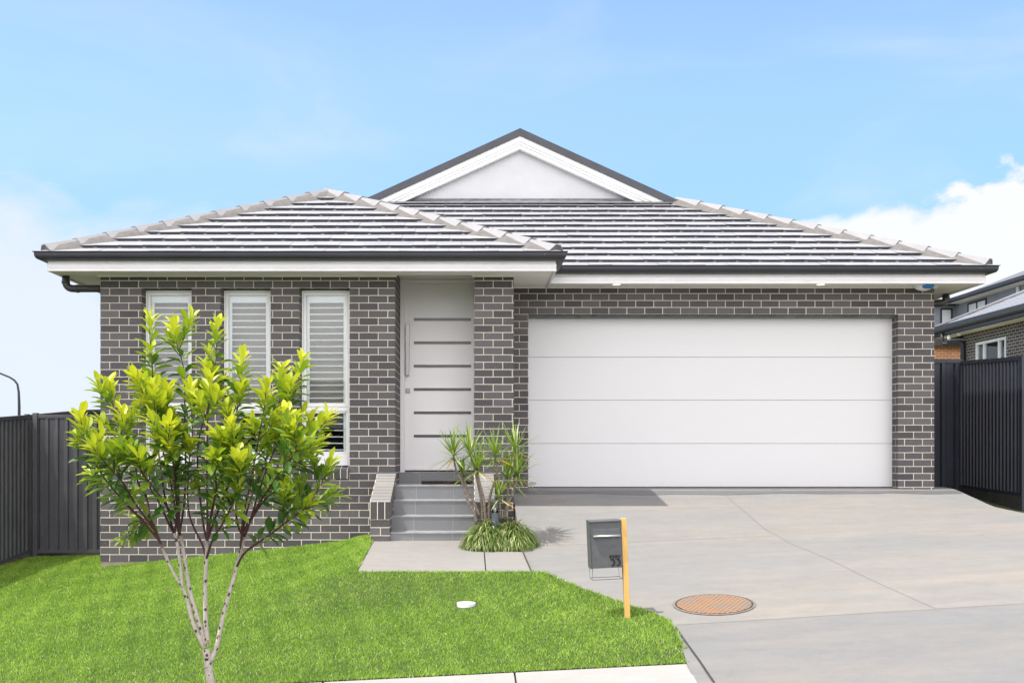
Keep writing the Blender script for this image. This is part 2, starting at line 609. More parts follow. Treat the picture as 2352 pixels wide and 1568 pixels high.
EDGE_PX = [(1222, 1313), (1260, 1326), (1300, 1341), (1370, 1366), (1441, 1391), (1500, 1410), (1532, 1426), (1548, 1447), (1560, 1470), (1570, 1496), (1578, 1523)]
EDGE = [hit(x, y, drive_z) for x, y in EDGE_PX]
PE = hit(1597, 1568, drive_z)
_le = [(15.5, 0.56), (13.95, 0.56), (12.3, 0.565)] + [(p.y, p.x) for p in EDGE] + [(PE.y, PE.x), (PE.y - 0.9, PE.x - 0.25), (5.2, 0.4), (3.0, -0.8)]
_le.sort()
LE_D = np.array([p[0] for p in _le])
LE_X = np.array([p[1] for p in _le])
PAD_F = hit(1222, 1313, pad_z).y


def left_edge(D):
    return np.interp(D, LE_D, LE_X)


def right_edge(D):
    return np.interp(D, [3, 8, 11, 13.4, 14.0, 14.75, 15.5], [9.3, 8.0, 7.0, 6.68, 6.53, 6.49, 6.45])


def lawn_z(X, D):
    X = np.asarray(X, float)
    D = np.asarray(D, float)
    z = lawn_raw(X, D)
    dd = np.abs(left_edge(D) - X)
    w1 = np.exp(-(dd / 0.7) ** 2) * (D < PAD_F + 0.2)
    z = z * (1 - w1) + (drive_z(X, D) + 0.012) * w1
    dx = np.maximum(np.maximum(-1.12 - X, X - 0.62), 0)
    dy = np.maximum(np.maximum(PAD_F - D, D - 13.2), 0)
    dp = np.sqrt(dx * dx + dy * dy)
    w2 = np.exp(-(dp / 0.5) ** 2) * (D < 13.95)
    z = z * (1 - w2) + (pad_z(X, D) + 0.012) * w2
    w3 = np.exp(-((D - 8.03) / 0.25) ** 2)
    return z * (1 - w3) + w3 * (-(1.609 - 0.05 * X) + 0.006)


# ------------------------------------------------------------------ setting: ground, lawn, concrete
def grid_mesh(xs, ys, zf, keep=None):
    mb = MB()
    nx = len(xs)
    for y in ys:
        for x in xs:
            mb.v.append((x, y, float(zf(x, y))))
    for j in range(len(ys) - 1):
        for i in range(nx - 1):
            if keep is None or keep(0.5 * (xs[i] + xs[i + 1]), 0.5 * (ys[j] + ys[j + 1])):
                mb.f.append((j * nx + i, j * nx + i + 1, (j + 1) * nx + i + 1, (j + 1) * nx + i))
                mb.m.append(0)
    return mb


def terrain_z(x, y):
    if y < 6.7:
        z = -1.85 + 0.05 * max(-6, min(x, 9)) - 0.03 * max(0, 6.7 - max(y, 4.5)) - 0.13
    elif x < 1.5:
        z = float(lawn_raw(x, min(y, 16))) - 0.10
    elif x < 7.0:
        z = float(drive_z(x, min(y, 15))) - 0.22
    else:
        z = float(right_z(min(x, 7.6), min(y, 17))) - 0.0
    if y > 18:
        z += 0.03 * min(y - 18, 40) * (1 if x > 6 else -1.2 if x < -7 else 0)
    if x > 8:
        z += 0.10 * min(x - 8, 12)
    if x < -7:
        z -= 0.08 * min(-7 - x, 25)
    return z


gx = [-300, -150, -80, -50, -35, -25, -18, -12, -9, -7.5, -6.4] + list(np.arange(-6, 8.01, 0.5)) + [8.5, 9.5, 11, 14, 18, 24, 32, 45, 70, 150, 300]
gy = [-300, -100, -60, -40, -20, -8, 0, 2, 3.5] + list(np.arange(4.5, 18, 0.5)) + [18.5, 20, 24, 30, 40, 55, 80, 150, 300]
g = obj('ground', grid_mesh(gx, gy, terrain_z), M['ground'], smooth=True)
struct(g)

lx = np.arange(-6.17, 1.95, 0.07)
ly = np.arange(8.03, 15.62, 0.07)


def lawn_keep(x, y):
    if y > 13.99 and x > -4.66:
        return False
    if y > 12.9 and x > -1.12:
        return False
    if y > PAD_F and x > -1.10:
        return False
    return x < left_edge(y) + 0.06


lm = grid_mesh(list(lx), list(ly), lawn_z, lawn_keep)
lm.v = [(min(x, float(left_edge(y)) + 0.004) if y < PAD_F + 0.1 else min(x, -1.118) if (y < 13.9 and x > -1.2) else x, y, z) for x, y, z in lm.v]
lawn = obj('lawn', lm, M['lawnbase'], smooth=True)
struct(lawn)

# right hand verge between driveway and boundary fence
vx = list(np.arange(6.4, 7.75, 0.1))
vy = list(np.arange(9.0, 17.2, 0.2))
verge = obj('verge', grid_mesh(vx, vy, lambda x, y: right_z(x, y) + 0.02, lambda x, y: x > right_edge(min(y, 15.4)) - 0.1), M['lawnbase'], smooth=True)
struct(verge)

# driveway slab
mb = MB()
ys = list(np.arange(3.0, 15.31, 0.12))
nc = 44
for y in ys:
    a, b = float(left_edge(y)), float(right_edge(y))
    for i in range(nc):
        x = a + (b - a) * i / (nc - 1)
        mb.v.append((x, y, float(drive_z(x, y))))
for j in range(len(ys) - 1):
    for i in range(nc - 1):
        mb.f.append((j * nc + i, j * nc + i + 1, (j + 1) * nc + i + 1, (j + 1) * nc + i))
        mb.m.append(0)
for side in (0, nc - 1):
    base = len(mb.v)
    for j in range(len(ys)):
        x, y, z = mb.v[j * nc + side]
        mb.v.append((x, y, z - 0.3))
    for j in range(len(ys) - 1):
        q = (j * nc + side, (j + 1) * nc + side, base + j + 1, base + j)
        mb.f.append(q if side == 0 else q[::-1])
        mb.m.append(0)
_a, _b = hit(1552, 1435, drive_z), hit(2150, 1398, drive_z)
_sl = (_b.y - _a.y) / (_b.x - _a.x)
M['drive'] = concrete_mat('driveway_concrete', (0.262, 0.259, 0.252), (0.312, 0.284, 0.248), (0.232, 0.229, 0.222), split=(_a.y - _sl * _a.x, _sl))
drive = obj('driveway', mb, M['drive'], smooth=False)
struct(drive)


def strip(pts, width, surf, lift=0.004, dens=0.15):
    """a thin ribbon lying on a surface"""
    mb = MB()
    P = []
    for a, b in zip(pts[:-1], pts[1:]):
        n = max(1, int(math.hypot(b[0] - a[0], b[1] - a[1]) / dens))
        for k in range(n):
            t = k / n
            P.append((a[0] + (b[0] - a[0]) * t, a[1] + (b[1] - a[1]) * t))
    P.append((pts[-1][0], pts[-1][1]))
    for k, p in enumerate(P):
        q0, q1 = P[max(0, k - 1)], P[min(len(P) - 1, k + 1)]
        d = Vector((q1[0] - q0[0], q1[1] - q0[1])).normalized()
        s = Vector((-d.y, d.x)) * width / 2
        for sg in (-1, 1):
            x, y = p[0] + s.x * sg, p[1] + s.y * sg
            mb.v.append((x, y, float(surf(x, y)) + lift))
    for k in range(len(P) - 1):
        mb.f.append((2 * k, 2 * k + 2, 2 * k + 3, 2 * k + 1))
        mb.m.append(0)
    return mb


J = []
j1 = [hit(1240, 1253, drive_z), hit(1445, 1245, drive_z), hit(1590, 1238.5, drive_z), hit(1776, 1230, drive_z)]
J.append((j1, 0.0045))
j2 = [hit(1552, 1435, drive_z), hit(2150, 1398, drive_z)]
j2.append(j2[-1] + (j2[-1] - j2[-2]).normalized() * 3.4)
J.append((j2, 0.005))
j3 = [hit(1652, 1126, drive_z), hit(1705, 1170, drive_z), hit(1757, 1215, drive_z), hit(1792, 1233, drive_z), hit(1870, 1270, drive_z), hit(2000, 1331, drive_z), hit(2150, 1398, drive_z)]
J.append((j3, 0.0038))
for pts, w in J:
    struct(obj('driveway_joint', strip([(p.x, p.y) for p in pts], w, drive_z), M['joint']))
# groove beside the kerb of the crossover
kg = [hit(1552, 1440, drive_z), hit(1572, 1470, drive_z), hit(1605, 1515, drive_z), hit(1640, 1567, drive_z)]
struct(obj('driveway_joint', strip([(p.x, p.y) for p in kg], 0.018, drive_z), M['joint_d']))
struct(obj('driveway_joint', strip([(0.573, 12.15), (0.605, PAD_F)], 0.016, lambda x, y: max(drive_z(x, y), pad_z(x, y)), 0.006), M['joint_d']))

# darker concrete along the garage threshold
mb = MB()
xs = np.linspace(0.57, 6.47, 60)
for x in xs:
    f = 14.60 + 0.035 * math.sin(x * 1.7) + 0.02 * math.sin(5 * x) + (0.05 if x > 5.4 else 0)
    for y in (f, 14.78, 15.13):
        mb.v.append((x, y, float(drive_z(x, y)) + 0.004))
for i in range(len(xs) - 1):
    for k in range(2):
        a = 3 * i + k
        mb.f.append((a, a + 3, a + 4, a + 1))
        mb.m.append(0)
struct(obj('threshold_concrete', mb, M['apron']))

# entry path (two bays with an open joint)
mb = MB()
for x0, x1, f0, f1, b0, b1 in ((-1.115, 0.148, 10.90, PAD_F - 0.02, 12.95, 12.95), (0.160, 0.585, PAD_F - 0.02, PAD_F, 12.25, 12.20)):
    n = 8
    for k in range(n):
        ya0, ya1 = f0 + (b0 - f0) * k / n, f0 + (b0 - f0) * (k + 1) / n
        yb0, yb1 = f1 + (b1 - f1) * k / n, f1 + (b1 - f1) * (k + 1) / n
        xr0 = x1 + (0.02 * (1 - k / n) if x1 > 0.5 else 0)
        xr1 = x1 + (0.02 * (1 - (k + 1) / n) if x1 > 0.5 else 0)
        mb.hexa([(x0, ya0, pad_z(0, ya0) - .2), (xr0, yb0, pad_z(0, yb0) - .2), (xr1, yb1, pad_z(0, yb1) - .2), (x0, ya1, pad_z(0, ya1) - .2),
                 (x0, ya0, pad_z(0, ya0)), (xr0, yb0, pad_z(0, yb0)), (xr1, yb1, pad_z(0, yb1)), (x0, ya1, pad_z(0, ya1))])
struct(obj('entry_path', mb, M['pad']))

# garden bed soil
mb = MB()
bed = [(-0.06, 12.24), (0.56, 12.16), (0.56, 13.94), (0.05, 13.94)]
mb.poly([(x, y, -1.082 + 0.13 * (y - 12.2)) for x, y in bed])
mb.prism([(x, y, -1.5) for x, y in bed], (0, 0, 0.36))
struct(obj('garden_bed', mb, M['soil']))

# footpath slabs
mb = MB()


def path_z(x, y):
    return -(1.609 - 0.05 * max(x, -9)) - 0.06 * (8.03 - y)


edges = [-9.36, -7.98, -6.6, -5.21, -3.83, -2.44, -1.06, 0.32, None]
for k in range(len(edges) - 1):
    x0 = edges[k] + 0.006
    last = edges[k + 1] is None
    xa = 1.565 if last else edges[k + 1] - 0.006
    xb = 1.49 if last else edges[k + 1] - 0.006
    y0, y1 = 6.75, 8.03
    z = lambda x, y: path_z(x, y)
    mb.hexa([(x0, y0, z(x0, y0) - .12), (xb, y0, z(xb, y0) - .12), (xa, y1, z(xa, y1) - .12), (x0, y1, z(x0, y1) - .12),
             (x0, y0, z(x0, y0)), (xb, y0, z(xb, y0)), (xa, y1, z(xa, y1)), (x0, y1, z(x0, y1))])
struct(obj('footpath', mb, M['path'], bevel=0.006))

# street verge with kerb and road (in front of the footpath, towards the viewer)
mb = MB()
mb.hexa([(-60, 4.45, -2.6), (60, 4.45, -2.6), (60, 4.6, -2.6), (-60, 4.6, -2.6), (-60, 4.45, -2.08), (60, 4.45, -1.72), (60, 4.6, -1.72), (-60, 4.6, -2.08)])
struct(obj('street_kerb', mb, M['path']))
mb = MB()
mb.poly([(-150, -4.5, -2.08), (150, -4.5, -1.75), (150, 4.44, -1.88), (-150, 4.44, -2.22)])
struct(obj('road', mb, M['road']))

# ------------------------------------------------------------------ grass blades (stuff)


def blades(name, pts, zf, hmin, hmax, wid, mat, tintf, lean=0.7):
    n = len(pts)
    x, y = pts[:, 0], pts[:, 1]
    z = zf(x, y)
    a = rng.uniform(0, 2 * np.pi, n)
    b = rng.uniform(0, 2 * np.pi, n)
    h = rng.uniform(hmin, hmax, n)
    le = rng.uniform(0.15, lean, n) * h
    w = wid * rng.uniform(0.7, 1.3, n)
    p0 = np.stack([x - np.cos(a) * w / 2, y - np.sin(a) * w / 2, z - 0.004], 1)
    p1 = np.stack([x + np.cos(a) * w / 2, y + np.sin(a) * w / 2, z - 0.004], 1)
    p2 = np.stack([x + np.cos(b) * le, y + np.sin(b) * le, z + h], 1)
    V = np.stack([p0, p1, p2], 1).reshape(-1, 3)
    me = bpy.data.meshes.new(name)
    me.vertices.add(3 * n)
    me.vertices.foreach_set('co', V.ravel().astype(np.float32))
    me.loops.add(3 * n)
    me.loops.foreach_set('vertex_index', np.arange(3 * n, dtype=np.int32))
    me.polygons.add(n)
    me.polygons.foreach_set('loop_start', np.arange(0, 3 * n, 3, dtype=np.int32))
    me.update(calc_edges=True)
    t = np.clip(tintf(x, y), 0, 1)
    at = me.attributes.new('tint', 'FLOAT', 'POINT')
    at.data.foreach_set('value', np.repeat(t, 3).astype(np.float32))
    me.materials.append(mat)
    o = bpy.data.objects.new(name, me)
    COL.objects.link(o)
    return o


def smooth_noise(x, y, s, seed):
    r = np.random.default_rng(seed)
    out = np.zeros_like(x)
    for k in range(7):
        f = s * (1.6 ** k) * 0.5
        th = r.uniform(0, 2 * np.pi)
        out += np.sin((x * np.cos(th) + y * np.sin(th)) * f + r.uniform(0, 6.28)) / (1.25 ** k)
    return out / 3.0


CAP = hit(1071, 1389, lawn_z)


def lawn_points(n):
    x = rng.uniform(-6.15, 1.85, n)
    y = rng.uniform(8.02, 15.6, n)
    k = ~((y > 13.93) & (x > -4.66))
    k &= ~((y > 12.9) & (x > -1.13))
    k &= ~((y > PAD_F - 0.03) & (x > -1.115))
    k &= x < left_edge(y) + 0.02 + 0.02 * np.sin(y * 31) * np.sin(y * 13)
    k &= np.hypot(x - CAP.x, y - CAP.y) > 0.105
    k &= ~((np.abs(x - CAP.x) < 0.10) & (y < CAP.y) & (y > CAP.y - 0.15))
    return np.stack([x[k], y[k]], 1)


def grass_tint(x, y):
    n = len(x)
    t = 0.40 + 0.12 * smooth_noise(x, y, 2.2, 3) + 0.16 * smooth_noise(x, y, 14, 5) + 0.16 * smooth_noise(x, y, 55, 6) + rng.normal(0, 0.20, n)
    t += 0.05 * np.clip((-x - 1.5) / 3, 0, 1)
    dry = rng.random(n) < 0.03 + 0.10 * (smooth_noise(x, y, 12, 8) > 0.62)
    return np.where(dry, 0.97, np.minimum(t, 0.86))


gp = lawn_points(620000)
gb = blades('grass', gp, lawn_z, 0.010, 0.027, 0.0058, M['grass'], grass_tint, 1.2)
struct(gb, 'stuff')
n = 26000
x = rng.uniform(6.5, 7.45, n)
y = rng.uniform(9.5, 14.5, n)
k = x > right_edge(np.minimum(y, 15.4)) + 0.10 + 0.25 * np.clip(y - 14.2, 0, 1)
vb = blades('verge_grass', np.stack([x[k], y[k]], 1), lambda a, b: right_z(a, b) + 0.02, 0.02, 0.06, 0.006, M['grass'], grass_tint, 0.9)
struct(vb, 'stuff')

# ------------------------------------------------------------------ THE HOUSE
YF, YG = 13.95, 14.93          # front wall, garage wall
house = thing('brick_house', 'single storey dark brick house with white garage door and grey tiled hip roof', 'house', (0.8, YF, -1.0))
SOF = 2.195
ZJ, ZJG = 2.1286, 2.106        # brick course phases
wins = [(-4.103, -3.499), (-3.115, -2.510), (-2.130, -1.523)]
WT, WB, SILL = 2.036, -0.185, -0.352

mb = MB()
xl, xr = -4.63, -0.94
zb = -1.385
cur = xl
for a, b in wins:
    a -= 0.012
    b += 0.012
    mb.box(cur, a, YF, YF + 0.11, WB, WT)
    cur = b
mb.box(cur, xr, YF, YF + 0.11, WB, WT)
mb.box(xl, xr, YF, YF + 0.11, WT, SOF)
cur = xl
for a, b in wins:
    a -= 0.012
    b += 0.012
    mb.box(cur, a, YF, YF + 0.11, SILL, WB)
    cur = b
mb.box(cur, xr, YF, YF + 0.11, SILL, WB)
mb.box(xl, xr, YF, YF + 0.11, zb, SILL)
for a, b in wins:                                    # reveals
    mb.box(a - 0.012 - 0.1, a - 0.012, YF + 0.11, YF + 0.24, WB, WT)
    mb.box(b + 0.012, b + 0.112, YF + 0.11, YF + 0.24, WB, WT)
obj('brick_wall', mb, M['brick'], house, (xl, ZJ))
mb = MB()
mb.box(xl, xl + 0.11, YF + 0.11, 24.0, -1.6, SOF)   # left flank
obj('brick_wall', mb, M['brick'], house, (xl, ZJ))
mb = MB()
mb.box(xr - 0.11, xr, YF + 0.11, 15.06, -1.0, 2.30)  # entry recess, left
obj('brick_wall', mb, M['brick'], house, (xl, ZJ))
mb = MB()
mb.box(0.049, 0.545, YF, YG + 0.05, -1.25, SOF)      # pier beside the door
obj('brick_pier', mb, M['brick'], house, (0.049, ZJ))
mb = MB()
GZ = 1.828
mb.box(0.545, 0.778, YG, 15.14, -0.75, GZ)
mb.box(5.731, 6.216, YG, 15.14, -0.75, GZ)
mb.box(0.545, 6.216, YG, 15.14, GZ, SOF - 0.004)
mb.box(6.106, 6.216, 15.14, 24.0, -0.8, SOF - 0.004)
obj('brick_wall', mb, M['brick'], house, (0.66, ZJG))
mb = MB()
mb.box(0.20, 0.31, YG + 0.05, 15.06, -1.0, 2.30)
obj('brick_wall', mb, M['brick'], house, (0, ZJ))
mb = MB()
mb.box(-4.622, -3.15, YF + 0.012, YF + 0.1, -1.75, zb)
mb.box(-3.15, xr, YF + 0.02, YF + 0.1, -1.75, zb)
obj('footing', mb, M['footing'], house)

# soffits and cornice beads
mb = MB()
t = 0.012
mb.box(-5.12, 1.04, 13.505, YF + 0.02, SOF, SOF + t)
mb.box(-5.12, -4.64, YF + 0.02, 24, SOF, SOF + t)
mb.box(0.55, 1.04, YF + 0.02, YG - 0.002, SOF, SOF + t)
mb.box(1.04, 6.70, 14.505, YG - 0.002, SOF, SOF + t)
mb.box(6.22, 6.70, YG - 0.002, 26, SOF, SOF + t)
mb.box(-0.94, 0.20, YF + 0.02, 15.1, 2.297, 2.309)
mb.box(-0.94, 0.049, YF + 0.008, YF + 0.02, SOF, 2.297)
obj('soffit', mb, M['soffit'], house)
mb = MB()
mb.box(-4.66, -0.92, YF - 0.03, YF - 0.001, SOF - 0.022, SOF - 0.002)
mb.box(0.025, 0.575, YF - 0.03, YF - 0.001, SOF - 0.022, SOF - 0.002)
mb.box(0.55, 6.25, YG - 0.03, YG - 0.001, SOF - 0.022, SOF - 0.002)
obj('cornice_bead', mb, M['soffit'], house)

# fascia and gutters
pathF = [(-5.127, 24.0), (-5.127, 13.50), (1.044, 13.50), (1.044, 14.9)]
pathG = [(1.03, 14.50), (6.71, 14.50), (6.71, 26.0)]
fprof = [(-0.025, 2.176), (0.0, 2.176), (0.0, 2.205), (-0.006, 2.212), (0.0, 2.219), (0.0, 2.262), (-0.008, 2.268), (-0.008, 2.33), (-0.025, 2.33)]
mb = MB()
mb.sweep(fprof, pathF)
for xx in (-5.03, 0.88):                               # corner cover joints
    mb.box(xx - 0.004, xx + 0.004, 13.498, 13.4995, 2.18, 2.262)
obj('fascia', mb, M['fascia'], house)
mb = MB()
mb.sweep(fprof, [(1.02, 14.50), (6.71, 14.50), (6.71, 26.0)])
mb.box(6.60, 6.608, 14.498, 14.4995, 2.18, 2.262)
obj('fascia', mb, M['fascia'], house)
gprof = [(-0.004, 2.30), (0.055, 2.298), (0.092, 2.31), (0.108, 2.332), (0.112, 2.352), (0.115, 2.352), (0.114, 2.358), (0.114, 2.382), (0.130, 2.388), (0.130, 2.396), (0.108, 2.396), (0.10, 2.38), (0.09, 2.345), (0.012, 2.345), (0.006, 2.392), (-0.004, 2.392)]
mb = MB()
mb.sweep(gprof, [(-5.127, 24.0), (-5.127, 13.50), (1.044, 13.50), (1.044, 15.2)])
obj('gutter', mb, M['gutter'], house)
mb = MB()
mb.sweep([(u, z - 0.002) for u, z in gprof], [(1.06, 14.50), (6.71, 14.50), (6.71, 26.0)])
obj('gutter', mb, M['gutter'], house)

# gutter outlets (the pipes under the eaves)


def elbow(p0, corner, p1, r, bend=0.1, n=6):
    p0, c, p1 = Vector(p0), Vector(corner), Vector(p1)
    a = c + (p0 - c).normalized() * bend
    b = c + (p1 - c).normalized() * bend
    pts = [p0]
    for k in range(n + 1):
        t = k / n
        pts.append(a * (1 - t) ** 2 + c * 2 * t * (1 - t) + b * t ** 2)
    pts.append(p1)
    return pts


mb = MB()
pts = elbow((-5.08, 14.0, 2.2), (-5.08, 14.0, 2.035), (-4.64, 14.0, 2.035), 0.045)
mb.tube(pts, 0.046, 14)
mb.tube([(-5.08, 14.0, 2.135), (-5.08, 14.0, 2.10)], 0.051, 14)
mb.tube([(-4.95, 14.0, 2.035), (-4.91, 14.0, 2.035)], 0.051, 14)
obj('downpipe', mb, M['pvc'], house, smooth=True)
mb = MB()
pts = elbow((6.66, 15.6, 2.25), (6.66, 15.6, 2.06), (6.20, 15.6, 2.06), 0.045)
mb.tube(pts, 0.046, 14)
mb.tube([(6.66, 15.6, 2.16), (6.66, 15.6, 2.12)], 0.051, 14)
obj('downpipe', mb, M['pvc'], house, smooth=True)

# ---- roof -----------------------------------------------------------------
SL = 0.455


def tile_rows(mb, y0, z0, lines, xlf, xrf, tw=0.30, thick=0.041, flip=1, seed=1):
    r = random.Random(seed)
    nrm = Vector((0, -SL, 1)).normalized()
    for k in range(len(lines) - 1):
        d0, d1 = lines[k], lines[k + 1]
        off = (k % 2) * tw * 0.5 + 0.04
        xa = xlf(d0)
        x = math.floor((xa - off) / tw) * tw + off
        while x < xrf(d0):
            g = 0.0010
            a0, b0 = max(x + g, xlf(d0)), min(x + tw - g, xrf(d0))
            a1, b1 = max(x + g, xlf(d1)), min(x + tw - g, xrf(d1))
            x += tw
            if b0 - a0 < 0.02:
                continue
            if b1 - a1 < 0.001:
                mid = min(max(0.5 * (a1 + b1), a0), b0)
                a1, b1 = mid - 0.0005, mid + 0.0005
            e = r.uniform(-0.003, 0.004)
            tl = r.uniform(-0.0015, 0.0015)
            zl0 = z0 + SL * d0
            zl1 = z0 + SL * d1
            up = thick + e
            P = [(a0, y0 + d0, zl0 - 0.004), (b0, y0 + d0, zl0 - 0.004), (b1, y0 + d1, zl1 - 0.02), (a1, y0 + d1, zl1 - 0.02),
                 (a0, y0 + d0, zl0 + up + tl), (b0, y0 + d0, zl0 + up - tl), (b1, y0 + d1 + 0.02, zl1 + 0.010), (a1, y0 + d1 + 0.02, zl1 + 0.010)]
            i = len(mb.v)
            mb.v += P
            mb.f += [(i + 4, i + 5, i + 6, i + 7), (i, i + 1, i + 5, i + 4), (i + 1, i + 2, i + 6, i + 5), (i + 3, i, i + 4, i + 7)]
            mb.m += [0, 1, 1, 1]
            # interlocking lap at the joint
            if k > 0 and a0 == x - tw + g:
                w = 0.038
                zz = zl0 + 0.004
                mb.hexa([(a0 - 0.004, y0 + d0 - 0.006, zz), (a0 + w, y0 + d0 - 0.006, zz), (a0 + w, y0 + d0 - 0.001, zz), (a0 - 0.004, y0 + d0 - 0.001, zz),
                         (a0 - 0.004, y0 + d0 - 0.006, zz + 0.014), (a0 + w, y0 + d0 - 0.006, zz + 0.014), (a0 + w, y0 + d0 - 0.001, zz + 0.014), (a0 - 0.004, y0 + d0 - 0.001, zz + 0.014)], 2)


EF_L, EF_R, EF_Y, EF_Z = -5.20, 1.10, 13.45, 2.385
AP_X, AP_D = -2.10, 3.13
lines = [-0.06, 0.20] + [0.20 + 0.318 * k for k in range(1, 10)] + [AP_D]
lines = [l for l in lines if l <= AP_D + 0.001]


def fl(d):
    t = max(0, d) / AP_D
    return EF_L + (AP_X - EF_L) * t


def fr(d):
    t = max(0, d) / AP_D
    return EF_R + (AP_X - EF_R) * t


mb = MB()
tile_rows(mb, EF_Y, EF_Z, lines, fl, fr, seed=3)
za = EF_Z + SL * AP_D
mb.poly([(EF_L, 24, EF_Z), (EF_L, EF_Y, EF_Z), (AP_X, EF_Y + AP_D, za), (AP_X, 24, za)], 0)
mb.poly([(EF_R, EF_Y, EF_Z), (EF_R, 24, EF_Z), (AP_X, 24, za), (AP_X, EF_Y + AP_D, za)], 0)
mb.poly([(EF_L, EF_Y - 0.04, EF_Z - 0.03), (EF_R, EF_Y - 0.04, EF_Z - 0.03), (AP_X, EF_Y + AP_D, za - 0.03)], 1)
obj('roof', mb, [M['tile'], M['tile_edge'], M['flash']], house)

EG_R, EG_Y, EG_Z = 6.80, 14.45, 2.385
RC = 0.797
HALF = EG_R - RC
DG = 3.50
lines = [-0.06] + [0.19 + 0.3035 * k for k in range(0, 11)] + [DG + 0.02]


def gl(d):
    return 1.05 - 0.985 * max(0, d) - 0.35


def gr(d):
    return EG_R - max(0, d)


mb = MB()
tile_rows(mb, EG_Y, EG_Z, lines, gl, gr, seed=9)
zr = EG_Z + SL * HALF
zg = EG_Z + SL * DG
yb = 30.0
xL = RC - HALF
mb.poly([(EG_R, EG_Y, EG_Z), (EG_R, yb, EG_Z), (EG_R - DG, yb, zg), (EG_R - DG, EG_Y + DG, zg)], 0)
mb.poly([(EG_R - DG, EG_Y + DG, zg), (EG_R - DG, yb, zg), (RC, yb, zr), (RC, EG_Y + DG, zr)], 0)
mb.poly([(xL, yb, EG_Z), (xL, 17, EG_Z), (xL + DG, EG_Y + DG, zg), (xL + DG, yb, zg)], 0)
mb.poly([(xL + DG, yb, zg), (xL + DG, EG_Y + DG, zg), (RC, EG_Y + DG, zr), (RC, yb, zr)], 0)
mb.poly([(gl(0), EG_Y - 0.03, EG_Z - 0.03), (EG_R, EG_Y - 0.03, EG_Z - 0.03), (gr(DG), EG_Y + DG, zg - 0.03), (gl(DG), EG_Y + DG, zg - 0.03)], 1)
obj('roof', mb, [M['tile'], M['tile_edge'], M['flash']], house)


def hip_caps(p0, p1, L=0.43, name='ridge_capping', last_flat=False):
    """overlapping cap tiles from the eave corner p0 up to p1, bedded on pointing"""
    p0, p1 = Vector(p0), Vector(p1)
    d = (p1 - p0)
    tot = d.length
    d.normalize()
    lat = d.cross(Vector((0, 0, 1))).normalized()
    up = lat.cross(d).normalized()
    mb = MB()
    n = max(1, round(tot / L))
    L = tot / n
    r = random.Random(int(tot * 1000))
    prof = [(-0.135, -0.055), (-0.045, 0.036), (0.045, 0.036), (0.135, -0.055)]
    inner = [(-0.120, -0.055), (-0.040, 0.020), (0.040, 0.020), (0.120, -0.055)]
    for k in range(n):
        s0, s1 = k * L - 0.02, (k + 1) * L + 0.035
        rings = []
        for s, lift, sc in ((s0, 0.022, 1.03), (s1, 0.003, 0.96)):
            ring = []
            for u, v in prof + inner[::-1]:
                j = r.uniform(-0.002, 0.002)
                q = p0 + d * s + lat * (u * sc) + up * (v + lift + j + 0.012)
                ring.append(tuple(q))
            rings.append(ring)
        i = len(mb.v)
        mb.v += rings[0] + rings[1]
        m = len(prof) + len(inner)
        for j in range(m):
            j2 = (j + 1) % m
            mb.f.append((i + j, i + j2, i + m + j2, i + m + j))
            mb.m.append(0)
        mb.f.append(tuple(i + j for j in range(m))[::-1])
        mb.f.append(tuple(i + m + j for j in range(m)))
        mb.m += [0, 0]
        # bedding mortar
        b0 = [p0 + d * (s0 + 0.006) + lat * u + up * v for u, v in ((-0.20, -0.085), (-0.13, -0.015), (-0.045, 0.055), (0.045, 0.055), (0.13, -0.015), (0.20, -0.085))]
        b1 = [p0 + d * (s1 - 0.03) + lat * u + up * v for u, v in ((-0.20, -0.085), (-0.14, -0.02), (-0.05, 0.04), (0.05, 0.04), (0.14, -0.02), (0.20, -0.085))]
        i = len(mb.v)
        mb.v += [tuple(q) for q in b0 + b1]
        for j in range(6):
            j2 = (j + 1) % 6
            mb.f.append((i + j, i + j2, i + 6 + j2, i + 6 + j))
            mb.m.append(1)
        mb.f.append(tuple(i + j for j in range(6))[::-1])
        mb.m.append(1)
    return obj(name, mb, [M['ridge'], M['bed']], house)


eps = 0.05
hip_caps((EF_L + 0.06, EF_Y + 0.06, EF_Z + 0.05), (AP_X + 0.02, EF_Y + AP_D, za + 0.03))
hip_caps((EF_R - 0.06, EF_Y + 0.06, EF_Z + 0.05), (AP_X - 0.02, EF_Y + AP_D, za + 0.03))
hip_caps((AP_X, EF_Y + AP_D + 0.06, za + 0.02), (AP_X, 18.2, za + 0.035))
hip_caps((EG_R - 0.06, EG_Y + 0.06, EG_Z + 0.05), (EG_R - DG + 0.05, EG_Y + DG - 0.05, zg + 0.03))

# ---- dutch gable
GY = EG_Y + DG
PA = Vector((RC, 0, 5.145))
gw = 2.52


def gz(x, drop):
    return PA.z - abs(x - RC) * SL - drop


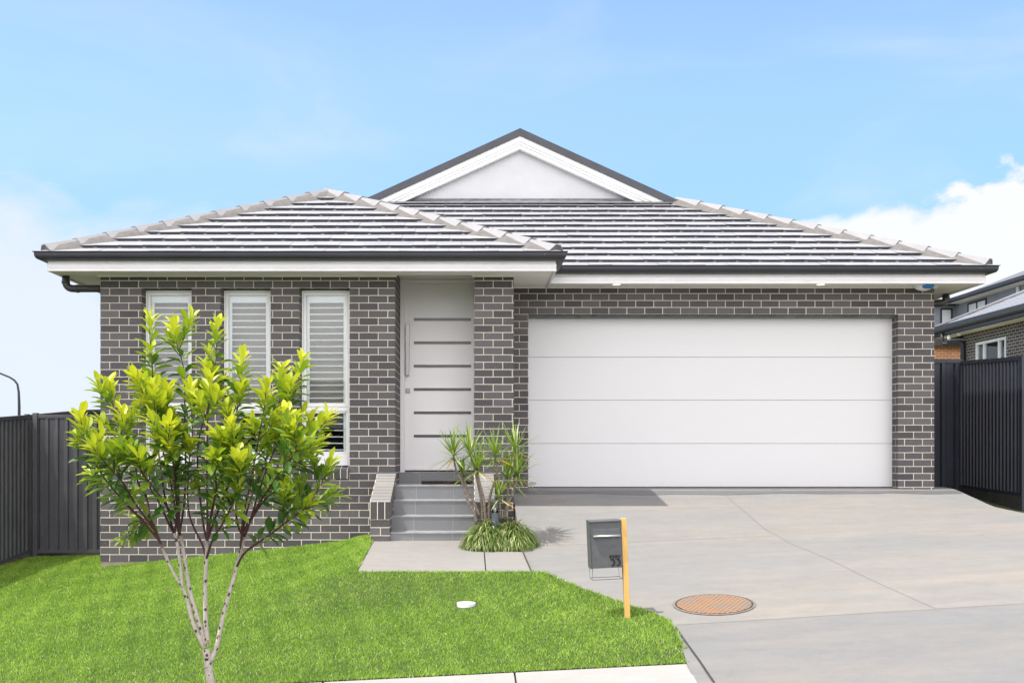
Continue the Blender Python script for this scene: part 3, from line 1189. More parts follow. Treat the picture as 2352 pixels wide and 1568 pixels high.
mb = MB()
mb.prism([(RC - gw, GY + 0.02, zg + 0.03), (RC + gw, GY + 0.02, zg + 0.03), (RC, GY + 0.02, PA.z - 0.12)], (0, 0.06, 0))
obj('gable_wall', mb, M['gable'], house)
mb = MB()
for s in (-1, 1):
    xo = RC + s * (gw + 0.03)
    for (d0, d1, yf) in ((0.118, 0.205, 0.14), (0.205, 0.25, 0.125), (0.25, 0.315, 0.11)):
        pts = [(RC, GY - yf, PA.z - d0), (xo, GY - yf, gz(xo, d0)), (xo, GY - yf, gz(xo, d1)), (RC, GY - yf, PA.z - d1)]
        mb.prism(pts if s > 0 else pts[::-1], (0, yf - 0.002, 0))
obj('barge_board', mb, M['white'], house)
mb = MB()
for s in (-1, 1):
    xo = RC + s * (gw + 0.06)
    pts = [(RC, GY - 0.165, PA.z), (xo, GY - 0.165, gz(xo, 0)), (xo, GY - 0.165, gz(xo, 0.117)), (RC, GY - 0.165, PA.z - 0.117)]
    mb.prism(pts if s > 0 else pts[::-1], (0, 2.0, 0))
obj('barge_capping', mb, M['capmetal'], house)
mb = MB()
mb.box(RC - gw + 0.1, RC + gw - 0.1, GY - 0.03, GY + 0.018, zg + 0.02, zg + 0.075)
mb.hexa([(RC - gw + 0.1, GY - 0.2, zg - 0.035), (RC + gw - 0.1, GY - 0.2, zg - 0.035), (RC + gw - 0.1, GY - 0.03, zg + 0.03), (RC - gw + 0.1, GY - 0.03, zg + 0.03),
         (RC - gw + 0.1, GY - 0.2, zg - 0.025), (RC + gw - 0.1, GY - 0.2, zg - 0.025), (RC + gw - 0.1, GY - 0.03, zg + 0.045), (RC - gw + 0.1, GY - 0.03, zg + 0.045)])
obj('flashing', mb, M['flash'], house)

# ---- windows


def ring(mb, x0, x1, z0, z1, w, y0, y1, wt=None, wb=None):
    wt = w if wt is None else wt
    wb = w if wb is None else wb
    mb.box(x0, x0 + w, y0, y1, z0, z1)
    mb.box(x1 - w, x1, y0, y1, z0, z1)
    mb.box(x0 + w, x1 - w, y0, y1, z1 - wt, z1)
    mb.box(x0 + w, x1 - w, y0, y1, z0, z0 + wb)


for wi, (a, b) in enumerate(wins):
    y = YF + 0.14
    mb = MB()
    ring(mb, a, b, WB, 2.028, 0.024, y, y + 0.085, wb=0.155)
    mb.box(a + 0.024, b - 0.024, y, y + 0.085, 0.500, 0.555)
    ring(mb, a + 0.026, b - 0.026, 0.560, 2.000, 0.031, y + 0.012, y + 0.06, wb=0.045)
    ring(mb, a + 0.026, b - 0.026, -0.028, 0.497, 0.020, y + 0.014, y + 0.06)
    wf = obj('window_frame', mb, M['white'], house, bevel=0.003)
    mb = MB()
    mb.box(a + 0.057, b - 0.057, y + 0.03, y + 0.034, 0.605, 1.969)
    obj('pane', mb, M['glass'], wf)
    mb = MB()
    mb.box(a + 0.046, b - 0.046, y + 0.03, y + 0.034, -0.008, 0.477)
    obj('pane', mb, M['glass'], wf)
    # plantation shutter: stiles, rails and open louvres
    mb = MB()
    ys0, ys1 = y + 0.078, y + 0.106
    ring(mb, a + 0.015, b - 0.015, -0.10, 2.01, 0.072, ys0, ys1, wt=0.13, wb=0.09)
    mb.box(a + 0.087, b - 0.087, ys0, ys1, 0.50, 0.56)
    z = 0.012
    while z < 1.87:
        if not 0.45 < z < 0.60:
            mb.hexa([(a + 0.09, ys0 - 0.028, z - 0.004), (b - 0.09, ys0 - 0.028, z - 0.004), (b - 0.09, ys1 + 0.028, z + 0.004), (a + 0.09, ys1 + 0.028, z + 0.004),
                     (a + 0.09, ys0 - 0.028, z + 0.0065), (b - 0.09, ys0 - 0.028, z + 0.0065), (b - 0.09, ys1 + 0.028, z + 0.0125), (a + 0.09, ys1 + 0.028, z + 0.0125)])
        z += 0.0818
    obj('shutter', mb, M['slat'], wf)
    mb = MB()
    mb.box(a + 0.0, b - (0.19 if wi == 2 else 0.0), ys1 + 0.09, ys1 + 0.095, 0.52, 2.01)
    if wi == 2:
        mb.box(b - 0.19, b, ys1 + 0.062, ys1 + 0.066, 0.52, 2.01)
    obj('tan_backing', mb, M['tan_backing'], wf)  # beige sheet added behind the louvres to stand in for a lit room
    mb = MB()
    p = [(0, YF - 0.03, -0.350), (0, YF - 0.03, -0.235), (0, y + 0.03, -0.187), (0, y + 0.03, -0.350)]
    mb.prism([(a - 0.01, q[1], q[2]) for q in p], (b - a + 0.02, 0, 0))
    obj('sill', mb, M['brick_soldier'], wf, (a, -0.5))
    # dim room behind
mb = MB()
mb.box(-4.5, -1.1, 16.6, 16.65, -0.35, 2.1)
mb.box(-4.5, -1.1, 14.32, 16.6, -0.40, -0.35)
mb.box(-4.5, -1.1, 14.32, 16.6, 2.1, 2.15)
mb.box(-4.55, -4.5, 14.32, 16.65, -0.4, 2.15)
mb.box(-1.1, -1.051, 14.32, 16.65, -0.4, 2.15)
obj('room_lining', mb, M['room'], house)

# ---- entry: door, steps, stair walls
DY = 14.93
mb = MB()
ring(mb, -0.938, 0.19, -0.286, 2.292, 0.060, DY, DY + 0.12, wt=0.055, wb=0.004)
door_frame = obj('door_frame', mb, M['door'], house, bevel=0.004)
mb = MB()
mb.box(-0.876, 0.128, DY + 0.03, DY + 0.075, -0.262, 2.235)
mb.box(-0.876, 0.128, DY + 0.015, DY + 0.03, -0.255, -0.225)
fd = obj('front_door', mb, M['door'], house)
for k in range(6):
    zc = 1.761 - 0.3126 * k
    mb = MB()
    mb.box(-0.757, 0.012, DY + 0.0285, DY + 0.034, zc - 0.019, zc + 0.019)
    obj('glass_slit', mb, M['slit'], fd)
    mb = MB()
    ring(mb, -0.763, 0.018, zc - 0.025, zc + 0.025, 0.006, DY + 0.024, DY + 0.03)
    obj('slit_trim', mb, M['door'], fd)
mb = MB()
mb.box(-0.866, -0.812, DY - 0.045, DY - 0.015, 1.008, 1.69)
mb.box(-0.852, -0.828, DY - 0.015, DY + 0.03, 1.07, 1.10)
mb.box(-0.852, -0.828, DY - 0.015, DY + 0.03, 1.60, 1.63)
obj('handle', mb, M['chrome'], fd, bevel=0.004)
mb = MB()
mb.box(-0.868, -0.806, DY + 0.018, DY + 0.03, 0.772, 0.84)
mb.tube([(-0.837, DY + 0.005, 0.806), (-0.837, DY + 0.018, 0.806)], 0.016, 16)
obj('lock', mb, M['chrome'], fd, bevel=0.004)
mb = MB()
mb.box(-0.876, 0.128, DY + 0.02, DY + 0.08, -0.283, -0.2635)
obj('threshold', mb, M['black'], fd)

stepx0, stepx1 = -0.93, 0.052
levels = [(12.93, -0.943), (13.21, -0.770), (13.49, -0.595), (13.77, -0.423)]
for k, (yy, zz) in enumerate(levels):
    yend = (levels[k + 1][0] + 0.05) if k < 3 else 14.72
    mb = MB()
    mb.box(stepx0, stepx1, yy, yend, -1.3, zz - 0.014, 0)
    mb.box(stepx0, stepx1, yy - 0.008, yend, zz - 0.014, zz, 1)
    obj('step', mb, [M['step'], M['nosing']], house, (-0.664, 15.0))
mb = MB()
mb.box(-0.94, 0.20, 14.72, 15.06, -0.6, -0.288)
obj('step', mb, M['step'], house, (-0.664, 15.0))

for x0, x1 in ((-1.155, -0.93), (0.052, 0.285)):
    mb = MB()
    y0, y1 = 12.88, 13.948
    mb.prism([(x0, y0, -1.4), (x0, y1, -1.4), (x0, y1, -0.45), (x0, y0, -0.79)], (x1 - x0, 0, 0))
    sw = obj('stair_wall', mb, M['brick'], house, (x0, -0.79))
    mb = MB()
    mb.prism([(x0 - 0.006, y0 - 0.004, -0.79), (x0 - 0.006, y1, -0.45), (x0 - 0.006, y1, -0.262), (x0 - 0.006, y0 - 0.004, -0.59)], (x1 - x0 + 0.012, 0, 0))
    cp = obj('capping', mb, [M['brick_soldier'], M['brick_cap']], sw, (x0, -0.9))
    for p in cp.data.polygons:
        if p.normal.z > 0.6:
            p.material_index = 1

# ---- garage door
mb = MB()
mb.box(0.70, 5.80, 15.165, 15.20, -0.60, 1.90)
mb.box(0.778, 5.731, 15.02, 15.14, 1.80, 1.827)
gd = obj('garage_door', mb, M['flash'], house)
seams = [-0.488, 0.1005, 0.689, 1.271, 1.80]
for k in range(4):
    mb = MB()
    mb.box(0.745, 5.76, 15.141, 15.164, seams[k] + 0.0025, seams[k + 1] - 0.0025)
    obj('panel', mb, M['garage'], gd)
mb = MB()
mb.box(0.745, 5.76, 15.135, 15.164, -0.515, -0.4865)
obj('rubber_seal', mb, M['black'], gd)
mb = MB()
c = W(1223, 1109.5, 15.14)
for rr, yy, mi in ((1.0, 0.004, 0),):
    pts = [(c.x + 0.052 * math.cos(t), 15.1405, c.z + 0.024 * math.sin(t)) for t in np.linspace(0, 2 * math.pi, 24, endpoint=False)]
    mb.prism(pts, (0, -0.006, 0))
obj('badge', mb, M['chrome'], gd)

# ---- soffit lights and alarm siren
for px in (1416, 1885):
    mb = MB()
    c = Vector(((px - VX) * 14.70 / F, 14.70, SOF))
    mb.lathe([(0.046, -0.004), (0.056, -0.004), (0.058, 0.0), (0.05, 0.001)], c, 24, 0)
    mb.lathe([(0.05, -0.0075), (0.053, -0.007), (0.053, -0.003)], c, 24, 1)
    obj('downlight', mb, [M['white'], M['lamp']], house)
c = W(2119, 660, 14.82)
mb = MB()
mb.lathe([(0.02, -0.075), (0.075, -0.06), (0.115, -0.035), (0.125, -0.015), (0.125, 0.0)], (c.x, 14.78, SOF - 0.001), 28)
al = obj('alarm_siren', mb, M['pipecap'], house, smooth=True)
mb = MB()
mb.lathe([(0.03, -0.052), (0.065, -0.045), (0.082, -0.028), (0.082, -0.016), (0.06, -0.012)], (c.x + 0.02, 14.69, SOF - 0.006), 24)
obj('siren_lens', mb, M['blue'], al, smooth=True)

# doormat
mb = MB()
mb.box(-0.62, 0.02, 14.15, 14.55, -0.422, -0.402)
r = random.Random(4)
for k in range(900):
    x, y = r.uniform(-0.625, 0.025), r.uniform(14.14, 14.56)
    dx, dy = r.uniform(-.008, .008), r.uniform(-.008, .008)
    mb.poly([(x - .003, y, -0.405), (x + .003, y, -0.405), (x + dx, y + dy, -0.386)])
tag(obj('doormat', mb, M['mat'], at=(-0.3, 14.35, -0.42)), 'dark brown coir doormat on the landing at the front door', 'doormat')

# ------------------------------------------------------------------ fences


def ribbed(mb, p0, p1, zb0, zb1, zt0, zt1, pitch, depth=0.022, side=1):
    """trapezoid ribbed steel sheet from p0 to p1 (plan), bottoms and tops given at both ends"""
    p0, p1 = Vector(p0), Vector(p1)
    d = p1 - p0
    L = d.length
    d.normalize()
    nrm = Vector((d.y, -d.x)) * side
    n = max(1, int(round(L / pitch)))
    pitch = L / n
    prof = [(0.0, 0.0), (0.52, 0.0), (0.62, 1.0), (0.90, 1.0)]
    pts = []
    for k in range(n):
        for u, w in prof:
            pts.append(((k + u) * pitch, w * depth))
    pts.append((L, 0.0))
    i0 = len(mb.v)
    for s, w in pts:
        q = p0 + d * s + nrm * w
        t = s / L
        mb.v.append((q.x, q.y, zb0 + (zb1 - zb0) * t))
        mb.v.append((q.x, q.y, zt0 + (zt1 - zt0) * t))
    for k in range(len(pts) - 1):
        a = i0 + 2 * k
        mb.f.append((a, a + 2, a + 3, a + 1))
        mb.m.append(0)


def rail(mb, p0, p1, z0, z1, h, t, over=0.0):
    p0, p1 = Vector(p0), Vector(p1)
    d = (p1 - p0).normalized()
    n = Vector((-d.y, d.x)) * t / 2
    a, b = p0 - d * over, p1 + d * over
    P = [(a + n, z0), (a - n, z0), (b - n, z1), (b + n, z1)]
    mb.hexa([(q.x, q.y, z) for q, z in P] + [(q.x, q.y, z + h) for q, z in P])


def fence_run(root, runs, mat, pitch, rail_h=0.05, plinth=None, post_w=0.05, side=1, closed=True):
    """runs: list of ((x, y, zbottom, ztop), ...) post positions"""
    for a, b in zip(runs[:-1], runs[1:]):
        mb = MB()
        ribbed(mb, a[:2], b[:2], a[2] + 0.02, b[2] + 0.02, a[3] - 0.02, b[3] - 0.02, pitch, side=side)
        obj('panel', mb, mat, root)
        mb = MB()
        rail(mb, a[:2], b[:2], a[3] - rail_h, b[3] - rail_h, rail_h, 0.052)
        obj('top_rail', mb, mat, root)
        mb = MB()
        rail(mb, a[:2], b[:2], a[2] - 0.01, b[2] - 0.01, rail_h, 0.052)
        obj('bottom_rail', mb, mat, root)
        if plinth:
            mb = MB()
            rail(mb, a[:2], b[:2], a[2] - 0.35, b[2] - 0.35, 0.345, 0.07)
            obj('plinth', mb, plinth, root)
    for p in runs:
        mb = MB()
        w = post_w / 2
        mb.box(p[0] - w, p[0] + w, p[1] - w - 0.012, p[1] + w + 0.012, p[2] - 0.4, p[3] + 0.012)
        obj('post', mb, mat, root, bevel=0.004)


LX = -6.17
f1 = thing('boundary_fence', 'charcoal steel boundary fence running along the left edge of the lawn', 'fence', (LX, 14.0, -1.45), 'charcoal steel boundary fences')
fence_run(f1, [(LX, 10.9, -1.75, 0.17), (LX, 13.25, -1.58, 0.36), (LX, 15.52, -1.415, 0.50), (LX, 17.8, -1.25, 0.655), (LX, 20.1, -1.15, 0.76), (LX, 22.4, -1.1, 0.84)], M['fence'], 0.135, plinth=M['plinth_l'], side=1)
g1 = thing('side_gate', 'charcoal ribbed steel gate panel between the left fence and the brick wall, partly sunlit', 'gate', (-5.3, 15.6, -1.45))
mb = MB()
ribbed(mb, (-6.02, 15.60), (-4.66, 15.60), -1.40, -1.40, 0.46, 0.46, 0.135, depth=0.03, side=1)
obj('panel', mb, M['fence'], g1)
mb = MB()
mb.box(-6.08, -4.63, 15.565, 15.60, 0.455, 0.475)
mb.box(-6.08, -4.63, 15.560, 15.605, 0.475, 0.506)
obj('top_rail', mb, M['fence'], g1)
mb = MB()
mb.box(-6.08, -4.63, 15.565, 15.605, -1.425, -1.38)
obj('bottom_rail', mb, M['fence'], g1)
for xx in (-6.075,):
    mb = MB()
    mb.box(xx - 0.03, xx + 0.035, 15.54, 15.62, -1.75, 0.53)
    obj('post', mb, M['fence'], g1, bevel=0.004)

RX = 7.5
f2 = thing('boundary_fence', 'dark steel boundary fence beside the driveway with black plinth board', 'fence', (RX, 16.0, -0.7), 'charcoal steel boundary fences')
fence_run(f2, [(RX + 0.02, 15.18, -0.615, 1.285), (RX, 17.03, -0.56, 1.375), (RX, 19.4, -0.45, 1.5), (RX, 21.8, -0.3, 1.6)], M['fence_navy'], 0.105, rail_h=0.055, plinth=M['plinth'], side=-1)
g2 = thing('side_gate', 'dark navy steel gate panel between the garage corner and the right fence', 'gate', (6.8, 17.0, -0.6))
mb = MB()
ribbed(mb, (6.22, 16.98), (7.46, 16.98), -0.62, -0.62, 1.33, 1.33, 0.20, depth=0.03, side=1)
obj('panel', mb, M['fence_navy'], g2)
mb = MB()
mb.box(6.22, 7.47, 16.945, 16.99, 1.335, 1.395)
obj('top_rail', mb, M['fence_navy'], g2)
mb = MB()
mb.box(6.22, 7.47, 16.945, 16.99, -0.70, -0.60)
obj('bottom_rail', mb, M['fence_navy'], g2)

# ------------------------------------------------------------------ letterbox
base = hit(1441, 1417, lawn_z)
S = base.y / F
mbx = thing('letterbox', 'grey metal letterbox numbered 33 on a leaning yellow timber post', 'letterbox', base)


def mbp(px, py):                       # picture offsets from the foot of the post, before leaning
    return ((px - 1441) * S, 0, (1417 - py) * S)


b0 = ORIG[mbx.name]


def lb(x0, x1, y0, y1, z0, z1, mb, mi=0):
    mb.box(b0.x + x0, b0.x + x1, b0.y + y0, b0.y + y1, b0.z + z0, b0.z + z1, mi)


mb = MB()
lb(-0.022, 0.022, -0.022, 0.022, -0.25, 0.822, mb)
obj('post', mb, M['timber'], mbx, bevel=0.003)
H0, H1 = 0.420, 0.800
X0, X1 = -0.283, -0.0235
mb = MB()
lb(X0, X1, -0.03, 0.16, H0, H1, mb)
lb(X0 - 0.006, X1, -0.045, 0.165, H1, H1 + 0.012, mb)
lb(X0 - 0.005, X0 - 0.0005, -0.036, 0.16, H0 - 0.004, H1 - 0.001, mb)
bx = obj('letterbox_body', mb, M['box'], mbx, bevel=0.003)
mb = MB()
lb(X0 + 0.022, X1 - 0.015, -0.040, -0.031, H1 - 0.125, H1 - 0.055, mb)
obj('flap', mb, M['box'], bx, bevel=0.003)
mb = MB()
zc = b0.z + H1 - 0.115
mb.tube([(b0.x + X0 + 0.02, b0.y - 0.05, zc), (b0.x + X1 - 0.014, b0.y - 0.05, zc)], 0.011, 12)
obj('flap_bar', mb, M['steel'], bx, smooth=True)


def numeral3(mb, ox, oz, w, h, t, yf, yb):
    pl = [(0.02, 0.98), (0.90, 0.98), (0.42, 0.62)]
    for k in range(9):
        a = math.radians(100 - k * 27)
        pl.append((0.42 + 0.46 * math.cos(a), 0.31 + 0.30 * math.sin(a)))
    P = [Vector((ox + x * w, oz + z * h)) for x, z in pl]
    L, R = [], []
    for k, p in enumerate(P):
        d = (P[min(k + 1, len(P) - 1)] - P[max(k - 1, 0)]).normalized()
        s = Vector((-d.y, d.x)) * t / 2
        tt = 1.0 if k > 0 else 1.2
        L.append(p + s * tt)
        R.append(p - s * tt)
    for k in range(len(P) - 1):
        q = [L[k], R[k], R[k + 1], L[k + 1]]
        mb.hexa([(p.x, yf, p.y) for p in q] + [(p.x, yb, p.y) for p in q])
    q = (ox + 0.02 * w, oz + 0.98 * h)
    mb.box(q[0] - t * .3, q[0] + t * .5, yf - 0.0008, yb, q[1] - t * 1.5, q[1] + t * .5)


for k in range(2):
    mb = MB()
    numeral3(mb, b0.x + X0 + 0.155 + 0.046 * k, b0.z + H0 + 0.018, 0.040, 0.080, 0.0155, b0.y - 0.036, b0.y - 0.0305)
    obj('numeral', mb, M['numeral'], bx)
mb = MB()
rr = 0.0022
zl = b0.z + H0 - 0.095
for yy in (-0.02, 0.15):
    mb.tube([(b0.x + X0 + 0.006, b0.y + yy, b0.z + H0), (b0.x + X0 + 0.006, b0.y + yy, zl), (b0.x + X1 - 0.006, b0.y + yy, zl), (b0.x + X1 - 0.006, b0.y + yy, b0.z + H0)], rr, 6)
for xx in (X0 + 0.006, X1 - 0.006):
    mb.tube([(b0.x + xx, b0.y - 0.02, zl), (b0.x + xx, b0.y + 0.15, zl)], rr, 6)
obj('newspaper_holder', mb, M['gutter'], mbx)
mbx.rotation_euler = (0, math.radians(-2.4), math.radians(2))

# ------------------------------------------------------------------ manhole cover, drain cap, garden light
c = hit(1640, 1388, drive_z)
Rm = 187 * c.y / F / 2
sx = float(drive_z(c.x + 0.3, c.y) - drive_z(c.x - 0.3, c.y)) / 0.6
sy = float(drive_z(c.x, c.y + 0.3) - drive_z(c.x, c.y - 0.3)) / 0.6
mh = thing('manhole_cover', 'round rusty cast iron manhole cover set in the driveway', 'manhole cover', c)
mb = MB()
n = 48
for r0, r1, z0, z1 in ((Rm, Rm - 0.02, 0.006, 0.010),):
    for k in range(n):
        a, b = 2 * math.pi * k / n, 2 * math.pi * (k + 1) / n
        ca, sa, cb, sb = math.cos(a), math.sin(a), math.cos(b), math.sin(b)
        mb.poly([(c.x + r0 * ca, c.y + r0 * sa, c.z + z0), (c.x + r0 * cb, c.y + r0 * sb, c.z + z0), (c.x + r1 * cb, c.y + r1 * sb, c.z + z1), (c.x + r1 * ca, c.y + r1 * sa, c.z + z1)])
        r2 = r1 - 0.014
        mb.poly([(c.x + r1 * ca, c.y + r1 * sa, c.z + z1), (c.x + r1 * cb, c.y + r1 * sb, c.z + z1), (c.x + r2 * cb, c.y + r2 * sb, c.z + 0.004), (c.x + r2 * ca, c.y + r2 * sa, c.z + 0.004)], 1)
obj('rim', mb, [M['rim_iron'], M['joint_d']], mh)
mb = MB()
mb.lathe([(Rm - 0.036, 0.004), (Rm - 0.034, 0.010), (Rm - 0.04, 0.013)], c, 48)
obj('lid', mb, M['rust'], mh)
mh.rotation_euler = (math.atan(sy), -math.atan(sx), 0)

c = hit(1071, 1389, lawn_z) - Vector((0, 0, 0.008))
mb = MB()
R = 21.5 * c.y / F
mb.lathe([(R * 0.98, -0.05), (R, 0.002), (R, 0.026), (R * 0.97, 0.032), (R * 0.5, 0.036), (R * 0.02, 0.037)], c, 48)
tag(obj('drain_cap', mb, M['pipecap'], at=c, smooth=False), 'round white plastic drain cap sitting in the middle of the lawn', 'drain cap')

c = Vector((0.275, 12.42, -0.955))
gl_ = thing('garden_light', 'small slate grey bollard light with clear lens among the plants by the steps', 'garden light', c)
mb = MB()
mb.lathe([(0.042, -0.1), (0.043, 0.20), (0.043, 0.262), (0.040, 0.266)], c, 24)
obj('post', mb, M['bollard'], gl_, smooth=False)
mb = MB()
mb.lathe([(0.038, 0.266), (0.039, 0.36), (0.038, 0.372)], c, 24)
obj('lens', mb, M['lens'], gl_, smooth=True)
mb = MB()
mb.lathe([(0.041, 0.372), (0.043, 0.378), (0.043, 0.385), (0.01, 0.390)], c, 24)
obj('cap', mb, M['bollard'], gl_)
mb = MB()
mb.tube([c + Vector((0, 0, .266)), c + Vector((0, 0, .32))], 0.014, 10)
obj('bulb', mb, M['slat'], gl_)

# ------------------------------------------------------------------ foliage helpers


class Leaves:
    def __init__(self):
        self.v, self.f, self.t = [], [], []

    def ovate(self, p, d, up, L, w, tint, droop=0.15):
        """pointed oval leaf folded along its midrib"""
        d = d.normalized()
        s = d.cross(up)
        if s.length < 1e-4:
            s = d.orthogonal()
        s.normalize()
        n = s.cross(d).normalized()
        i = len(self.v)
        fold = 0.22 * w

        def P(t, side, lift=0.0):
            q = p + d * (L * t) + s * side + n * (lift - droop * L * t * t)
            return tuple(q)
        self.v += [P(0, 0), P(.30, -.32 * w, fold), P(.30, 0), P(.30, .32 * w, fold), P(.60, -.50 * w, fold), P(.60, 0), P(.60, .50 * w, fold),
                   P(.86, -.33 * w, fold * .6), P(.86, 0), P(.86, .33 * w, fold * .6), P(1, 0)]
        for q in ((0, 2, 1), (0, 3, 2), (1, 2, 5, 4), (2, 3, 6, 5), (4, 5, 8, 7), (5, 6, 9, 8), (7, 8, 10), (8, 9, 10)):
            self.f.append(tuple(i + k for k in q))
        self.t += [tint] * 11

    def blade(self, p, d, L, w, bend, tint, seg=5, side=None):
        """strap leaf arching under gravity"""
        d = d.normalized()
        s = side if side is not None else d.cross(Vector((0, 0, 1)))
        if s.length < 1e-3:
            s = Vector((1, 0, 0))
        s = s.normalized()
        i = len(self.v)
        q = Vector(p)
        dirn = d.copy()
        st = L / seg
        for k in range(seg + 1):
            t = k / seg
            ww = w * (0.55 + 1.2 * t if t < 0.35 else 1.0) * max(0.02, (1 - t ** 2.2)) * 0.5
            self.v += [tuple(q - s * ww), tuple(q + s * ww)]
            self.t += [tint, tint]
            dirn = (dirn + Vector((0, 0, -bend / seg))).normalized()
            q = q + dirn * st
        for k in range(seg):
            a = i + 2 * k
            self.f.append((a, a + 1, a + 3, a + 2))

    def build(self, name, mat, parent=None, at=None, smooth=False):
        o0 = Vector(at) if at is not None else (ORIG[parent.name] if parent is not None else Vector((0, 0, 0)))
        me = bpy.data.meshes.new(name)
        me.from_pydata([(a - o0.x, b - o0.y, c - o0.z) for a, b, c in self.v], [], self.f)
        at_ = me.attributes.new('tint', 'FLOAT', 'POINT')
        at_.data.foreach_set('value', np.clip(np.array(self.t, dtype=np.float32), 0, 1))
        me.polygons.foreach_set('use_smooth', [smooth] * len(self.f))
        me.materials.append(mat)
        o = bpy.data.objects.new(name, me)
        COL.objects.link(o)
        if parent is not None:
            o.parent = parent
        if at is not None:
            o.location = o0
        ORIG[o.name] = o0
        return o


def tint_attr(o, vals):
    at_ = o.data.attributes.new('tint', 'FLOAT', 'POINT')
    at_.data.foreach_set('value', np.array(vals, dtype=np.float32))


# ------------------------------------------------------------------ street tree
TD = 6.15


def T(px, py, dy=0.0):
    q = W(px, py, TD)
    # keep the picture place when a point is set nearer or farther
    return Vector((q.x * (TD + dy) / TD, TD + dy, q.z * (TD + dy) / TD))


base = T(489, 1568)
base.z = terrain_z(base.x, TD) - 0.02
tree = thing('street_tree', 'young tree with spotted pale stems and lime green leaf tips in front of the windows', 'tree', base)


def z1(x, y):
    return (153 + .3905 * x, 673.6 + .3905 * y)


def z3(x, y):
    return (x * .3645, 1224.7 + y * .3645)


rt = random.Random(21)
limbs = {
    'A': [z3(1288, 720), z3(1215, 560), z3(1180, 420), z3(1150, 340)],
    'A1': [z3(1150, 340), z3(1090, 240), z3(1045, 140), z3(1010, 60), z3(985, 0), z1(520, 1390), z1(480, 1300)],
    'A2': [z3(1150, 340), z3(1135, 200), z3(1120, 80), z3(1100, 0), z1(640, 1440)],
    'B': [z3(1300, 700), z3(1235, 500), z3(1200, 380), z3(1180, 270), z3(1160, 140), z3(1140, 20), z1(660, 1420)],
    'C': [z3(1308, 690), z3(1296, 560), z3(1292, 400), z3(1295, 250), z3(1300, 160), z3(1305, 60), z1(828, 1440)],
    'D': [z3(1330, 800), z3(1365, 710), z3(1385, 620), z3(1410, 500), z3(1440, 390), z3(1475, 270), z3(1505, 150), z3(1540, 20), z1(1025, 1440)],
}
depth = {'A': 0.0, 'A1': -0.1, 'A2': 0.05, 'B': 0.08, 'C': -0.04, 'D': 0.02}


def smooth_path(pts, sub=4):
    P = [Vector(p) for p in pts]
    out = []
    for k in range(len(P) - 1):
        p0, p1, p2, p3 = P[max(k - 1, 0)], P[k], P[k + 1], P[min(k + 2, len(P) - 1)]
        for j in range(sub):
            t = j / sub
            out.append(0.5 * ((2 * p1) + (p2 - p0) * t + (2 * p0 - 5 * p1 + 4 * p2 - p3) * t * t + (3 * p1 - p0 - 3 * p2 + p3) * t ** 3))
    out.append(P[-1])
    return out


def limb_mesh(pts, r0, r1, sub=4, n=8, jit=0.0):
    sp = smooth_path(pts, sub)
    rr = [r0 + (r1 - r0) * (k / (len(sp) - 1)) for k in range(len(sp))]
    mb = MB()
    mb.tube(sp, rr, n)
    return mb, sp


trunk_pts = [Vector((base.x + 0.01, TD, base.z)), Vector((base.x + 0.006, TD, base.z + 0.2)), T(489, 1610), T(484, 1568), T(480, 1540), T(477, 1515), T(473, 1490)]
mb, _ = limb_mesh(trunk_pts, 0.026, 0.0205, 4, 12)
for k in (0, 1):                              # branch scars
    q = T(477.5 - 3 * k, 1507 + 21 * k) + Vector((0, -0.022, 0))
    mb.lathe([(0.009, -0.004), (0.010, 0.002), (0.004, 0.004)], q, 10)
o = obj('trunk', mb, M['bark'], tree, smooth=True)
tint_attr(o, [0.0] * len(mb.v))
tops = {}
for nm, pl in limbs.items():
    n = len(pl)
    dmax = depth[nm]
    pts = [T(p[0], p[1], dmax * (k / (n - 1)) + (depth['A'] if nm in ('A1', 'A2') and k == 0 else 0)) for k, p in enumerate(pl)]
    r0 = {'A': 0.0125, 'A1': 0.0085, 'A2': 0.009, 'B': 0.0145, 'C': 0.0145, 'D': 0.0135}[nm]
    mb, sp = limb_mesh(pts, r0, 0.0085 if nm != 'A' else 0.0095)
    o = obj('limb', mb, M['bark'], tree, smooth=True)
    # young wood towards the end is dark red-brown
    tt = []
    for k in range(len(sp)):
        f = k / (len(sp) - 1)
        base_t = 0.0 if nm == 'A' else max(0.0, (f - 0.72) / 0.3)
        if nm == 'A1':
            base_t = max(0, (f - 0.35) / 0.15)
        tt += [min(1, base_t)] * 8
    tint_attr(o, tt)
    tops[nm] = sp

